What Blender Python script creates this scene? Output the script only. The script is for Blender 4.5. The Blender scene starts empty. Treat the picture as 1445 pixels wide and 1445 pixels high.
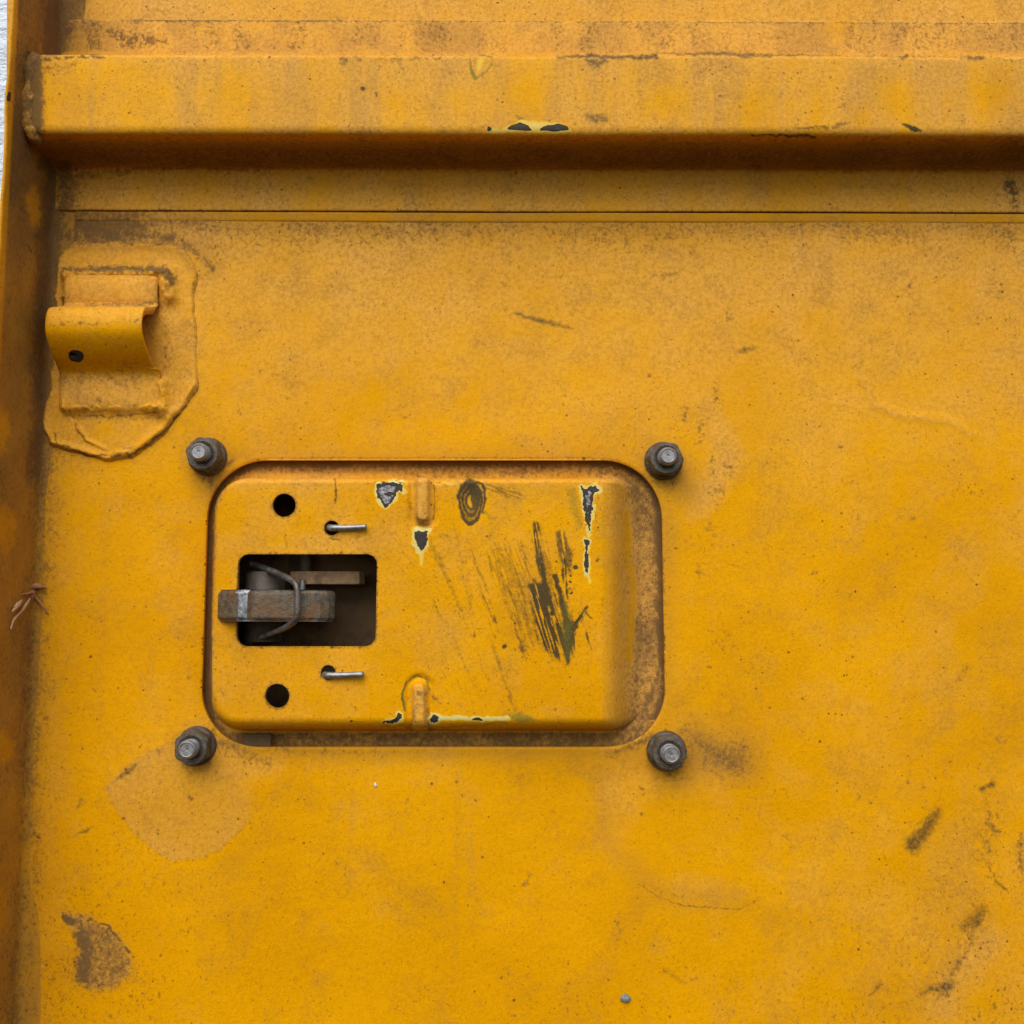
import bpy, math, random
import numpy as np
from mathutils import Vector, Matrix
C = bpy.context.scene
COL = C.collection
rng = np.random.RandomState(7)
# ------------------------------------------------------------------ camera
S = 0.00036                     # metres for one unit of length used below (0.36 mm)
F = 1450.0
TH, ROLL = math.radians(6.4), math.radians(0.15)
fw = np.array([0, math.cos(TH), math.sin(TH)])
up0 = np.array([0, -math.sin(TH), math.cos(TH)])
ex = np.array([1.0, 0, 0])
rt = ex*math.cos(ROLL) + up0*math.sin(ROLL)
up = up0*math.cos(ROLL) - ex*math.sin(ROLL)
CAMP = -fw*F*S
cd = bpy.data.cameras.new('camera'); cam = bpy.data.objects.new('camera', cd); COL.objects.link(cam)
cd.sensor_width = 36; cd.lens = 36*F/1445.0; cd.clip_start = 0.01; cd.clip_end = 50
cam.matrix_world = Matrix(((rt[0], up[0], -fw[0], CAMP[0]), (rt[1], up[1], -fw[1], CAMP[1]), (rt[2], up[2], -fw[2], CAMP[2]), (0, 0, 0, 1)))
C.camera = cam
# ------------------------------------------------------------------ sky, sun, exposure (bright overcast)
EL = math.radians(48)
w = bpy.data.worlds.new('World'); C.world = w; w.use_nodes = True
wn = w.node_tree.nodes; bgn = wn['Background']
sky = wn.new('ShaderNodeTexSky'); sky.sky_type = 'NISHITA'; sky.sun_disc = False
sky.sun_elevation = EL; sky.sun_rotation = math.pi; sky.dust_density = 1.5; sky.ozone_density = 0.6; sky.air_density = 1.0
w.node_tree.links.new(sky.outputs[0], bgn.inputs[0]); bgn.inputs[1].default_value = 0.10
sl = bpy.data.lights.new('sun', 'SUN'); sl.energy = 1.5; sl.angle = math.radians(56); sl.color = (1.0, 0.985, 0.965)
so = bpy.data.objects.new('sun', sl); COL.objects.link(so)
so.rotation_euler = Vector((0.24, math.cos(EL), -math.sin(EL))).to_track_quat('-Z', 'Y').to_euler()
C.view_settings.view_transform = 'Standard'; C.view_settings.look = 'None'
C.view_settings.gamma = 1.0; C.view_settings.use_curve_mapping = False
C.view_settings.exposure = 0.72

# ------------------------------------------------------------------ measuring helpers
def P(px, py, d=0.0):
    """point of the plane lying d units in front of the door sheet, seen at (px, py) of the photo"""
    px, py, d = np.broadcast_arrays(np.asarray(px, float), np.asarray(py, float), np.asarray(d, float))
    r = fw*F + rt*(px-722.5)[..., None] - up*(py-722.5)[..., None]
    t = ((-d*S) - CAMP[1]) / r[..., 1]
    return CAMP + r*t[..., None]
def proj(co):
    v = co - CAMP
    z = v@fw
    return 722.5 + F*(v@rt)/z, 722.5 - F*(v@up)/z
def sstep(a, b, x):
    t = np.clip((x-a)/(b-a), 0, 1); return t*t*(3-2*t)
_tab = rng.rand(512, 512)
def vnoise(x, y):
    xi = np.floor(x).astype(int); yi = np.floor(y).astype(int); fx = x-xi; fy = y-yi
    fx = fx*fx*(3-2*fx); fy = fy*fy*(3-2*fy)
    a = _tab[yi % 512, xi % 512]; b = _tab[yi % 512, (xi+1) % 512]; c = _tab[(yi+1) % 512, xi % 512]; d = _tab[(yi+1) % 512, (xi+1) % 512]
    return (a*(1-fx)+b*fx)*(1-fy) + (c*(1-fx)+d*fx)*fy
def fbm(x, y, sc, n=4, off=0):
    r = 0; a = 1; t = 0; x = x/sc+off*13.7; y = y/sc+off*7.3
    for i in range(n):
        r = r+a*vnoise(x, y); t += a; a *= .55; x = x*2.03+5.1; y = y*2.03+9.2
    return r/t
def seg_d(X, Y, pts):
    """distance to a polyline of (x, y, r): returns distance minus radius"""
    best = np.full(X.shape, 1e9)
    if len(pts) == 1: pts = [pts[0], (pts[0][0]+.01, pts[0][1], pts[0][2])]
    for (x0, y0, r0), (x1, y1, r1) in zip(pts[:-1], pts[1:]):
        dx, dy = x1-x0, y1-y0
        t = np.clip(((X-x0)*dx+(Y-y0)*dy)/(dx*dx+dy*dy), 0, 1)
        best = np.minimum(best, np.hypot(X-x0-t*dx, Y-y0-t*dy)-(r0+(r1-r0)*t))
    return best
def poly_d(X, Y, pts):
    """signed distance to a polygon, negative inside"""
    n = len(pts); d = np.full(X.shape, 1e18); s = np.ones(X.shape)
    j = n-1
    for i in range(n):
        xi, yi = pts[i]; xj, yj = pts[j]
        ex_, ey = xj-xi, yj-yi; wx, wy = X-xi, Y-yi
        t = np.clip((wx*ex_+wy*ey)/(ex_*ex_+ey*ey), 0, 1)
        d = np.minimum(d, (wx-ex_*t)**2+(wy-ey*t)**2)
        c1 = Y >= yi; c2 = Y < yj; c3 = ex_*wy > ey*wx
        s = np.where((c1 & c2 & c3) | (~c1 & ~c2 & ~c3), -s, s)
        j = i
    return s*np.sqrt(d)
def rrect(X, Y, x0, y0, x1, y1, r):
    cx, cy = (x0+x1)/2, (y0+y1)/2
    qx = np.abs(X-cx)-(x1-x0)/2+r; qy = np.abs(Y-cy)-(y1-y0)/2+r
    return np.hypot(np.maximum(qx, 0), np.maximum(qy, 0))+np.minimum(np.maximum(qx, qy), 0)-r
class Paint:
    """wear, dirt and painted shade layers of one surface, stored per vertex"""
    def __init__(s, X, Y):
        s.X, s.Y = X, Y; s.L = {}
        s.wx = X+(fbm(X, Y, 9, 3, 1)-.5)*7; s.wy = Y+(fbm(X, Y, 9, 3, 2)-.5)*7
    def get(s, k):
        if k not in s.L: s.L[k] = np.zeros(s.X.shape)
        return s.L[k]
    def add(s, k, m): s.L[k] = np.clip(np.maximum(s.get(k), m), 0, 1)
    def box(s, pts, pad):
        xs = [p[0] for p in pts]; ys = [p[1] for p in pts]
        return np.nonzero((s.X > min(xs)-pad) & (s.X < max(xs)+pad) & (s.Y > min(ys)-pad) & (s.Y < max(ys)+pad))
    def stroke(s, k, pts, a=1.0, soft=3.0, warp=1.0, streak=None, br=0.0):
        b = s.box(pts, 40)
        if len(b[0]) == 0: return
        X = s.X[b]+(s.wx[b]-s.X[b])*warp; Y = s.Y[b]+(s.wy[b]-s.Y[b])*warp
        m = 1-sstep(-soft, soft, seg_d(X, Y, pts))
        if streak is not None:      # angle: long fine scratches inside the mark
            c_, s_ = math.cos(streak), math.sin(streak)
            u = s.X[b]*c_+s.Y[b]*s_; v = -s.X[b]*s_+s.Y[b]*c_
            m = m*sstep(.26, .54, vnoise(u/34, v/2.2)*.65+vnoise(u/12+5, v/1.4+3)*.35)
        if br: m = m*sstep(br-.15, br+.15, fbm(s.X[b], s.Y[b], 5, 3, 8))
        L = s.get(k); L[b] = np.maximum(L[b], m*a)
    def area(s, k, pts, a=1.0, soft=4.0, warp=1.0, br=0.0, streak=None):
        b = s.box(pts, 50)
        if len(b[0]) == 0: return
        X = s.X[b]+(s.wx[b]-s.X[b])*warp; Y = s.Y[b]+(s.wy[b]-s.Y[b])*warp
        m = 1-sstep(-soft, soft, poly_d(X, Y, pts))
        if streak is not None:
            c_, s_ = math.cos(streak), math.sin(streak)
            u = s.X[b]*c_+s.Y[b]*s_; v = -s.X[b]*s_+s.Y[b]*c_
            m = m*sstep(.36, .58, vnoise(u/40, v/2.4)*.65+vnoise(u/15+5, v/1.5+3)*.35)
        if br: m = m*sstep(br-.12, br+.12, fbm(s.X[b], s.Y[b], 5, 3, 8))
        L = s.get(k); L[b] = np.maximum(L[b], m*a)
    def write(s, me, sel=None):
        for k, v in s.L.items():
            at = me.attributes.new(k, 'FLOAT', 'POINT')
            at.data.foreach_set('value', np.ascontiguousarray(v.ravel() if sel is None else v, dtype=np.float32))
# ------------------------------------------------------------------ mesh helpers
ROOTLOC = P(722, 1500, 0)
def mk_mesh(name, co, faces_flat, sizes, mat, parent=None, smooth=True):
    me = bpy.data.meshes.new(name)
    me.vertices.add(len(co)); me.vertices.foreach_set('co', np.ascontiguousarray(co, dtype=np.float32).ravel())
    me.loops.add(len(faces_flat)); me.loops.foreach_set('vertex_index', np.ascontiguousarray(faces_flat, dtype=np.int32))
    starts = np.concatenate([[0], np.cumsum(sizes)[:-1]])
    me.polygons.add(len(sizes)); me.polygons.foreach_set('loop_start', np.ascontiguousarray(starts, dtype=np.int32))
    me.polygons.foreach_set('use_smooth', np.full(len(sizes), smooth))
    me.update(calc_edges=True); me.validate()
    me.materials.append(mat)
    o = bpy.data.objects.new(name, me); COL.objects.link(o)
    if parent is not None: adopt(o, parent)
    return o
def adopt(o, parent):
    o.parent = parent
    o.matrix_parent_inverse = Matrix.Translation(-Vector(ROOTLOC))
    if parent.parent is not None: o.matrix_parent_inverse = Matrix.Identity(4)
def sheet(name, us, vs, fpos, mat, parent=None, keep=None, lip=0.0, paint=None):
    """dense grid; keep(U,V) > 0 is metal, < 0 is cut away; the cut edges get a lip of real thickness"""
    U, V = np.meshgrid(np.asarray(us, float), np.asarray(vs, float))
    st = us[1]-us[0]
    ok = np.ones(U.shape, bool)
    if keep is not None:
        K = keep(U, V); e = .3
        gx = (keep(U+e, V)-keep(U-e, V))/(2*e); gy = (keep(U, V+e)-keep(U, V-e))/(2*e)
        g = np.maximum(gx*gx+gy*gy, .2)
        near = np.abs(K) < .72*st
        U = np.where(near, U-K*gx/g, U); V = np.where(near, V-K*gy/g, V)
        ok = K > -.72*st
    co = fpos(U, V)
    ny, nx = U.shape
    idx = np.arange(ny*nx).reshape(ny, nx)
    a, b, c, d = idx[:-1, :-1], idx[1:, :-1], idx[1:, 1:], idx[:-1, 1:]
    kq = ok[:-1, :-1] & ok[1:, :-1] & ok[1:, 1:] & ok[:-1, 1:]
    q = np.stack([a[kq], b[kq], c[kq], d[kq]], 1)
    used = np.zeros(ny*nx, bool); used[q.ravel()] = True
    remap = np.cumsum(used)-1
    q = remap[q]; cof = co.reshape(-1, 3)[used]
    n = len(cof)
    extra = None
    if lip:
        E = np.concatenate([q[:, [0, 1]], q[:, [1, 2]], q[:, [2, 3]], q[:, [3, 0]]])
        key = np.sort(E, 1); key = key[:, 0].astype(np.int64)*n+key[:, 1]
        _, first, cnt = np.unique(key, return_index=True, return_counts=True)
        be = E[first[cnt == 1]]
        bv = np.unique(be); m = np.full(n, -1); m[bv] = np.arange(len(bv))
        top = cof[bv]; bot = top+np.array([0, lip*S, 0])
        nb = len(bv); ia = m[be[:, 0]]+n; ib = m[be[:, 1]]+n
        lq = np.stack([ib, ia, ia+nb, ib+nb], 1)
        q = np.concatenate([q, lq]); cof = np.concatenate([cof, top, bot]); extra = bv
    o = mk_mesh(name, cof, q.ravel(), np.full(len(q), 4), mat, parent)
    if paint:
        X, Y = proj(cof)
        pt = Paint(X, Y); paint(pt); pt.write(o.data)
    return o
def tube(name, pts, r, mat, parent=None, n=14, sub=6, lump=0.0, seed=0):
    """smooth round bar through pts (world); r a number or list, in units"""
    pts = np.array(pts, float); R = np.full(len(pts), float(r)) if np.isscalar(r) else np.array(r, float)
    cr = []; rr = []
    for i in range(len(pts)-1):
        p0 = pts[max(i-1, 0)]; p1 = pts[i]; p2 = pts[i+1]; p3 = pts[min(i+2, len(pts)-1)]
        for k in range(sub):
            t = k/sub
            cr.append(.5*((2*p1)+(-p0+p2)*t+(2*p0-5*p1+4*p2-p3)*t*t+(-p0+3*p1-3*p2+p3)*t**3)); rr.append(R[i]+(R[i+1]-R[i])*t)
    cr.append(pts[-1]); rr.append(R[-1]); cr = np.array(cr); rr = np.array(rr)
    T = np.gradient(cr, axis=0); T /= np.linalg.norm(T, axis=1)[:, None]
    nrm = np.cross(T[0], [0.13, 1, 0.31]); nrm /= np.linalg.norm(nrm)
    co = []; rg = np.random.RandomState(seed)
    for i in range(len(cr)):
        nrm = nrm-T[i]*(nrm@T[i]); nrm /= np.linalg.norm(nrm); bn = np.cross(T[i], nrm)
        for k in range(n):
            a = 2*math.pi*k/n
            q = rr[i]*(1+lump*((rg.rand()-.5)*.35+1.6*(float(vnoise(np.array(i*.42+seed), np.array(k*.7)))-.5)))
            co.append(cr[i]+(nrm*math.cos(a)+bn*math.sin(a))*q*S)
    F_ = []; sz = []
    for i in range(len(cr)-1):
        for k in range(n):
            F_ += [i*n+k, i*n+(k+1) % n, (i+1)*n+(k+1) % n, (i+1)*n+k]; sz.append(4)
    for base in (0, (len(cr)-1)*n):           # end caps with a small chamfer
        j = len(co); ctr = cr[0] if base == 0 else cr[-1]; out = -T[0] if base == 0 else T[-1]
        for k in range(n): co.append(ctr+(co[base+k]-ctr)*.72+out*rr[0 if base == 0 else -1]*.28*S)
        for k in range(n): F_ += [base+k, base+(k+1) % n, j+(k+1) % n, j+k]; sz.append(4)
        F_ += [j+k for k in range(n)]; sz.append(n)
    return mk_mesh(name, np.array(co), F_, np.array(sz), mat, parent)
def lathe(prof, n, c, rot=0.0, axis='out'):
    """profile of (radius, height); revolved about the axis that leaves the door sheet. returns co, faces, sizes"""
    co = []; F_ = []; sz = []
    for (r, h) in prof:
        rf = r if callable(r) else (lambda a, r=r: r)
        hf = h if callable(h) else (lambda a, h=h: h)
        for k in range(n):
            a = 2*math.pi*k/n+rot
            co.append(c+np.array([math.cos(a)*rf(a-rot)*S, -hf(a-rot)*S, math.sin(a)*rf(a-rot)*S]))
    for i in range(len(prof)-1):
        for k in range(n):
            F_ += [i*n+k, (i+1)*n+k, (i+1)*n+(k+1) % n, i*n+(k+1) % n]; sz.append(4)
    j = (len(prof)-1)*n
    F_ += [j+k for k in range(n)]; sz.append(n)
    return np.array(co), F_, np.array(sz)
# ------------------------------------------------------------------ materials
class NT:
    def __init__(s, name):
        s.m = bpy.data.materials.new(name); s.m.use_nodes = True; s.t = s.m.node_tree
        s.b = s.t.nodes['Principled BSDF']
        tc = s.t.nodes.new('ShaderNodeTexCoord'); v = s.t.nodes.new('ShaderNodeVectorMath'); v.operation = 'SCALE'
        v.inputs['Scale'].default_value = 1/S; s.t.links.new(tc.outputs['Object'], v.inputs[0]); s.co = v.outputs[0]
    def put(s, sock, v):
        if isinstance(v, bpy.types.NodeSocket): s.t.links.new(v, sock)
        elif isinstance(v, tuple): sock.default_value = v if len(v) == len(sock.default_value) else v+(1,)
        else: sock.default_value = v
    def math(s, op, a, b=0.0, c=0.0, cl=False):
        n = s.t.nodes.new('ShaderNodeMath'); n.operation = op; n.use_clamp = cl
        for i, v in enumerate((a, b, c)): s.put(n.inputs[i], v)
        return n.outputs[0]
    def mul(s, a, b): return s.math('MULTIPLY', a, b)
    def add(s, a, b, cl=False): return s.math('ADD', a, b, cl=cl)
    def rng(s, v, a, b, c=0.0, d=1.0, smooth=True):
        n = s.t.nodes.new('ShaderNodeMapRange'); n.interpolation_type = 'SMOOTHSTEP' if smooth else 'LINEAR'
        s.put(n.inputs[0], v)
        for i, q in enumerate((a, b, c, d)): s.put(n.inputs[1+i], q)
        return n.outputs[0]
    def noise(s, size, detail=3.0, rough=.55, sc=(1, 1, 1), rot=(0, 0, 0), off=0.0, dist=0.0):
        mp = s.t.nodes.new('ShaderNodeMapping'); s.t.links.new(s.co, mp.inputs[0])
        mp.inputs['Scale'].default_value = sc; mp.inputs['Rotation'].default_value = rot; mp.inputs['Location'].default_value = (off*100, off*37, off*61)
        n = s.t.nodes.new('ShaderNodeTexNoise'); s.t.links.new(mp.outputs[0], n.inputs['Vector'])
        n.inputs['Scale'].default_value = 1/size; n.inputs['Detail'].default_value = detail; n.inputs['Roughness'].default_value = rough; n.inputs['Distortion'].default_value = dist
        return n.outputs['Fac']
    def dots(s, cell, rmax, off=0.0, dens=0.5):
        """irregular specks: one candidate per cell, its size random"""
        mp = s.t.nodes.new('ShaderNodeMapping'); s.t.links.new(s.co, mp.inputs[0]); mp.inputs['Location'].default_value = (off*100, off*37, off*61)
        nz = s.t.nodes.new('ShaderNodeTexNoise'); s.t.links.new(mp.outputs[0], nz.inputs['Vector']); nz.inputs['Scale'].default_value = .35; nz.inputs['Detail'].default_value = 2
        vm = s.t.nodes.new('ShaderNodeVectorMath'); vm.operation = 'MULTIPLY_ADD'; s.t.links.new(nz.outputs['Color'], vm.inputs[0]); vm.inputs[1].default_value = (2.4, 2.4, 2.4); s.t.links.new(mp.outputs[0], vm.inputs[2])
        v = s.t.nodes.new('ShaderNodeTexVoronoi'); s.t.links.new(vm.outputs[0], v.inputs['Vector']); v.inputs['Scale'].default_value = 1/cell
        sp = s.t.nodes.new('ShaderNodeSeparateColor'); s.t.links.new(v.outputs['Color'], sp.inputs[0])
        d = s.mul(v.outputs['Distance'], cell)
        if not isinstance(dens, float): th = s.math('SUBTRACT', 1.0, dens)
        else: th = 1-dens
        rad = s.rng(sp.outputs[0], th, 1.0, 0.0, rmax, smooth=False)
        rad = s.mul(rad, s.rng(sp.outputs[1], 0, 1, .45, 1.0))
        k = s.math('SUBTRACT', rad, d)
        return s.rng(k, -.35, .5)
    def attr(s, name):
        n = s.t.nodes.new('ShaderNodeAttribute'); n.attribute_name = name; return n.outputs['Fac']
    def mix(s, f, a, b):
        n = s.t.nodes.new('ShaderNodeMix'); n.data_type = 'RGBA'
        s.put(n.inputs[0], f); s.put(n.inputs[6], a); s.put(n.inputs[7], b); return n.outputs[2]
    def bump(s, h, dist, strength=1.0, prev=None):
        n = s.t.nodes.new('ShaderNodeBump'); s.put(n.inputs['Height'], h); n.inputs['Distance'].default_value = dist*S; n.inputs['Strength'].default_value = strength
        if prev is not None: s.t.links.new(prev, n.inputs['Normal'])
        return n.outputs[0]
def paint_material():
    n = NT('weathered_yellow_paint')
    big = n.noise(260, 4, .6); med = n.noise(46, 5, .62, off=.3); fine = n.noise(5.5, 4, .72, off=.6); grain = n.noise(2.6, 2, .6, off=.9)
    diag = n.noise(5, 4, .65, sc=(1, 1, .7), rot=(0, .8, 0), off=1.3, dist=.5)
    stre = n.noise(22, 4, .6, sc=(1, 1, .12), off=1.7)
    yel = n.mix(n.rng(big, .3, .7), (0.71, 0.302, 0.0004), (0.79, 0.350, 0.0007))
    yel = n.mix(n.rng(n.add(n.mul(grain,.5),n.mul(fine,.5)), .40, .68, 0, .55), yel, (0.54, 0.212, 0.0004))
    # dust film
    dv = n.add(n.mul(n.math('SUBTRACT', med, .5), 1.1), n.mul(n.math('SUBTRACT', fine, .5), .55))
    dv = n.add(dv, n.mul(n.math('SUBTRACT', stre, .5), .5)); dv = n.add(dv, n.mul(n.math('SUBTRACT', big, .5), .8))
    dust = n.add(n.attr('dust'), n.mul(dv, .55)); dust = n.rng(dust, .14, 1.0, 0, .92, smooth=False)
    col = n.mix(dust, yel, n.mix(n.rng(fine,.38,.66),(0.75, 0.382, 0.078),(0.52,0.245,0.040)))
    smoke = n.mul(n.rng(n.add(n.mul(n.noise(120, 5, .68, off=4.1, dist=.6), .6), n.mul(med, .4)), .47, .66), n.rng(n.add(fine, n.mul(grain, .4)), .45, .85, .35, 1.0))
    col = n.mix(n.mul(smoke, n.add(.34, n.mul(dust, .16))), col, (0.34, 0.150, 0.020))
    col = n.mix(n.attr('film_and_shade'), col, (0.27, 0.135, 0.036))  # brown film, also carries shade painted on beam underside and side flange
    # brown grime and painted shade, broken into grains
    gr = n.attr('grime_and_shade')
    gv = n.add(gr, n.mul(n.math('SUBTRACT', fine, .5), 1.3)); gv = n.add(gv, n.mul(n.math('SUBTRACT', diag, .5), .9)); gv = n.add(gv, n.mul(n.math('SUBTRACT', med, .5), .5))
    gfac = n.mul(n.rng(gv, .13, .80), n.rng(gr, 0, .12)); 
    col = n.mix(n.mul(gfac, .88), col, n.mix(n.rng(fine, .38, .62), (0.060, 0.032, 0.013), (0.150, 0.082, 0.035)))
    film_and_shade = n.mul(n.rng(gr, 0, 1.0), .50)
    col = n.mix(film_and_shade, col, (0.17, 0.092, 0.034))
    # fine mould-like peppering
    sp = n.attr('speck')
    pep = n.rng(n.add(n.mul(diag, .6), n.mul(n.noise(3.2, 3, .7, off=2.1), .5)), n.math('SUBTRACT', .638, n.mul(sp, .085)), n.math('SUBTRACT', .78, n.mul(sp, .08)))
    col = n.mix(n.mul(pep, .62), col, (0.17, 0.072, 0.014))
    dens = n.add(n.mul(n.rng(med, .35, .75), .35), n.add(.12, n.mul(sp, .5)))
    d1 = n.dots(9.0, 2.0, .2, dens); d2 = n.dots(19.0, 2.5, .5, n.add(n.mul(sp, .35), .2)); d3 = n.dots(62.0, 3.5, .8, n.add(n.mul(sp, .2), .45))
    col = n.mix(n.mul(d1, .62), col, (0.10, 0.042, 0.012)); col = n.mix(n.mul(d2, .7), col, (0.07, 0.032, 0.012)); col = n.mix(n.mul(d3, .8), col, (0.035, 0.02, 0.012))
    # rubbed marks, worn primer, bare metal
    sc = n.attr('scuff'); sf = n.rng(n.add(sc, n.mul(n.mul(n.math('SUBTRACT', fine, .5), .8), n.rng(sc, 0, .3))), .03, .90)
    col = n.mix(n.mul(sf, .93), col, (0.018, 0.024, 0.020))
    gs = n.attr('green'); col = n.mix(n.rng(n.add(gs, n.mul(n.math('SUBTRACT', fine, .5), n.mul(gs, 1.6))), .1, .9, 0, .8), col, (0.16, 0.15, 0.025))
    pr = n.attr('primer'); pf = n.rng(n.add(pr, n.mul(n.mul(n.math('SUBTRACT', fine, .5), .9), n.rng(pr, 0, .3))), .2, .98)
    col = n.mix(n.rng(pr, .05, .4), col, (0.78, 0.46, 0.03)); col = n.mix(n.mul(pf, .92), col, (0.62, 0.56, 0.23))
    dk = n.rng(n.attr('chip_and_shade'), .35, .6); col = n.mix(dk, col, (0.030, 0.032, 0.034))  # dark chips, also the painted dark of the strap hole
    mt = n.rng(n.attr('metal'), .35, .65); col = n.mix(mt, col, n.mix(n.rng(fine,.35,.65), (0.09, 0.075, 0.07), (0.30, 0.28, 0.30)))
    n.put(n.b.inputs['Base Color'], col)
    n.put(n.b.inputs['Metallic'], n.mul(mt, .55))
    ro = n.add(.34, n.mul(dust, .36)); ro = n.add(ro, n.mul(gfac, .25)); ro = n.add(ro, n.mul(fine, .10)); ro = n.math('SUBTRACT', ro, n.add(n.mul(mt, .12), n.mul(sf, .12)), cl=True)
    n.put(n.b.inputs['Roughness'], ro)
    n.put(n.b.inputs['Specular IOR Level'], n.add(.28, n.mul(mt, .25)))
    n.put(n.b.inputs['Specular Tint'], n.mix(n.add(n.mul(dust, .35), mt), (1.0, 0.62, 0.10), (1, 1, 1)))
    h = n.add(n.mul(fine, .5), n.mul(grain, .22)); h = n.add(h, n.mul(gfac, .35)); h = n.math('SUBTRACT', h, n.mul(dk, 1.6)); h = n.add(h, n.mul(d2, .4)); h = n.math('SUBTRACT', h, n.mul(mt, .3))
    nb = n.bump(h, 1.3, .8); nb = n.bump(n.noise(30, 3, .5, off=3), 3.0, .35, nb)
    n.put(n.b.inputs['Normal'], nb)
    return n.m
def metal_material(name, c0, c1, c2, rough, metallic, size=6.0, bump=1.0, cleft=.5):
    n = NT(name)
    a = n.noise(size, 5, .65); b = n.noise(size*3.5, 4, .6, off=.7); g = n.noise(1.6, 2, .6, off=1.1)
    col = n.mix(n.rng(a, .35, .65), c0, c1); col = n.mix(n.rng(b, cleft, cleft+.18, 0, .85), col, c2)
    col = n.mix(n.mul(n.dots(9, 1.6, .4, .45), .7), col, tuple(x*.3 for x in c0))
    n.put(n.b.inputs['Base Color'], col); n.b.inputs['Metallic'].default_value = metallic
    n.put(n.b.inputs['Roughness'], n.rng(a, .3, .7, rough-.08, rough+.14))
    n.put(n.b.inputs['Normal'], n.bump(n.add(a, n.mul(g, .4)), bump, .8))
    return n.m
YP = paint_material()
M_NUT = metal_material('grimy_steel', (0.060, 0.049, 0.033), (0.125, 0.106, 0.076), (0.085, 0.048, 0.022), .46, .2, 6, 1.8, .5)
M_STUD = metal_material('zinc_steel', (0.22, 0.215, 0.205), (0.32, 0.315, 0.305), (0.15, 0.14, 0.125), .42, .6, 4, .5, .52)
M_LEVER = metal_material('dusty_cast_steel', (0.075, 0.054, 0.032), (0.155, 0.112, 0.065), (0.15, 0.070, 0.018), .50, .2, 8, 2.4, .47)
M_WIRE = metal_material('spring_steel', (0.13, 0.12, 0.105), (0.21, 0.195, 0.175), (0.11, 0.085, 0.06), .38, .6, 8, .5)
M_DARK = metal_material('dark_brown_steel', (0.085, 0.046, 0.014), (0.13, 0.070, 0.020), (0.030, 0.018, 0.008), .75, .1, 14, 1.0)  # plain dark brown, for latch housing and clamp tab
M_SPIN = metal_material('oily_brown_steel', (0.040, 0.030, 0.020), (0.075, 0.056, 0.036), (0.12, 0.085, 0.05), .5, .2, 9, 1.2, .56)
M_LUG = metal_material('dusty_grey_steel', (0.085, 0.056, 0.03), (0.13, 0.088, 0.05), (0.05, 0.035, 0.02), .75, 0, 8, 1)
M_TAN = metal_material('ochre_dusty_steel', (0.30, 0.175, 0.075), (0.42, 0.26, 0.12), (0.17, 0.11, 0.06), .7, .05, 8, .9)
def wall_material():
    n = NT('white_wall_paint')
    a = n.noise(60, 5, .6, sc=(1, 1, 2.5)); b = n.noise(10, 4, .6, off=.4)
    n.put(n.b.inputs['Base Color'], n.mix(n.rng(a, .3, .7), (0.76, 0.82, 0.86), (0.62, 0.68, 0.72))); n.b.inputs['Roughness'].default_value = .7
    n.put(n.b.inputs['Normal'], n.bump(n.add(a, n.mul(b, .4)), 14, .9))
    return n.m
# ------------------------------------------------------------------ the white wall behind
us = np.linspace(-900, 400, 60); vs = np.linspace(-500, 1900, 90)
def fwall(U, V):
    p = P(U, V, -160); p[..., 1] += (fbm(U, V, 40, 3, 4)-.5)*12*S; return p
wl = sheet('white_wall', us, vs, fwall, wall_material())
wl['label'] = 'white painted rough wall in a thin sliver behind the panel\'s left edge'; wl['category'] = 'wall'
# ------------------------------------------------------------------ the door
door = bpy.data.objects.new('painted_steel_door', None); COL.objects.link(door); door.location = Vector(ROOTLOC); door.empty_display_size = .02
door['label'] = 'weathered yellow steel machine door with cross beam, hook bracket and bolted latch cover'; door['category'] = 'machine door'

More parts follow.
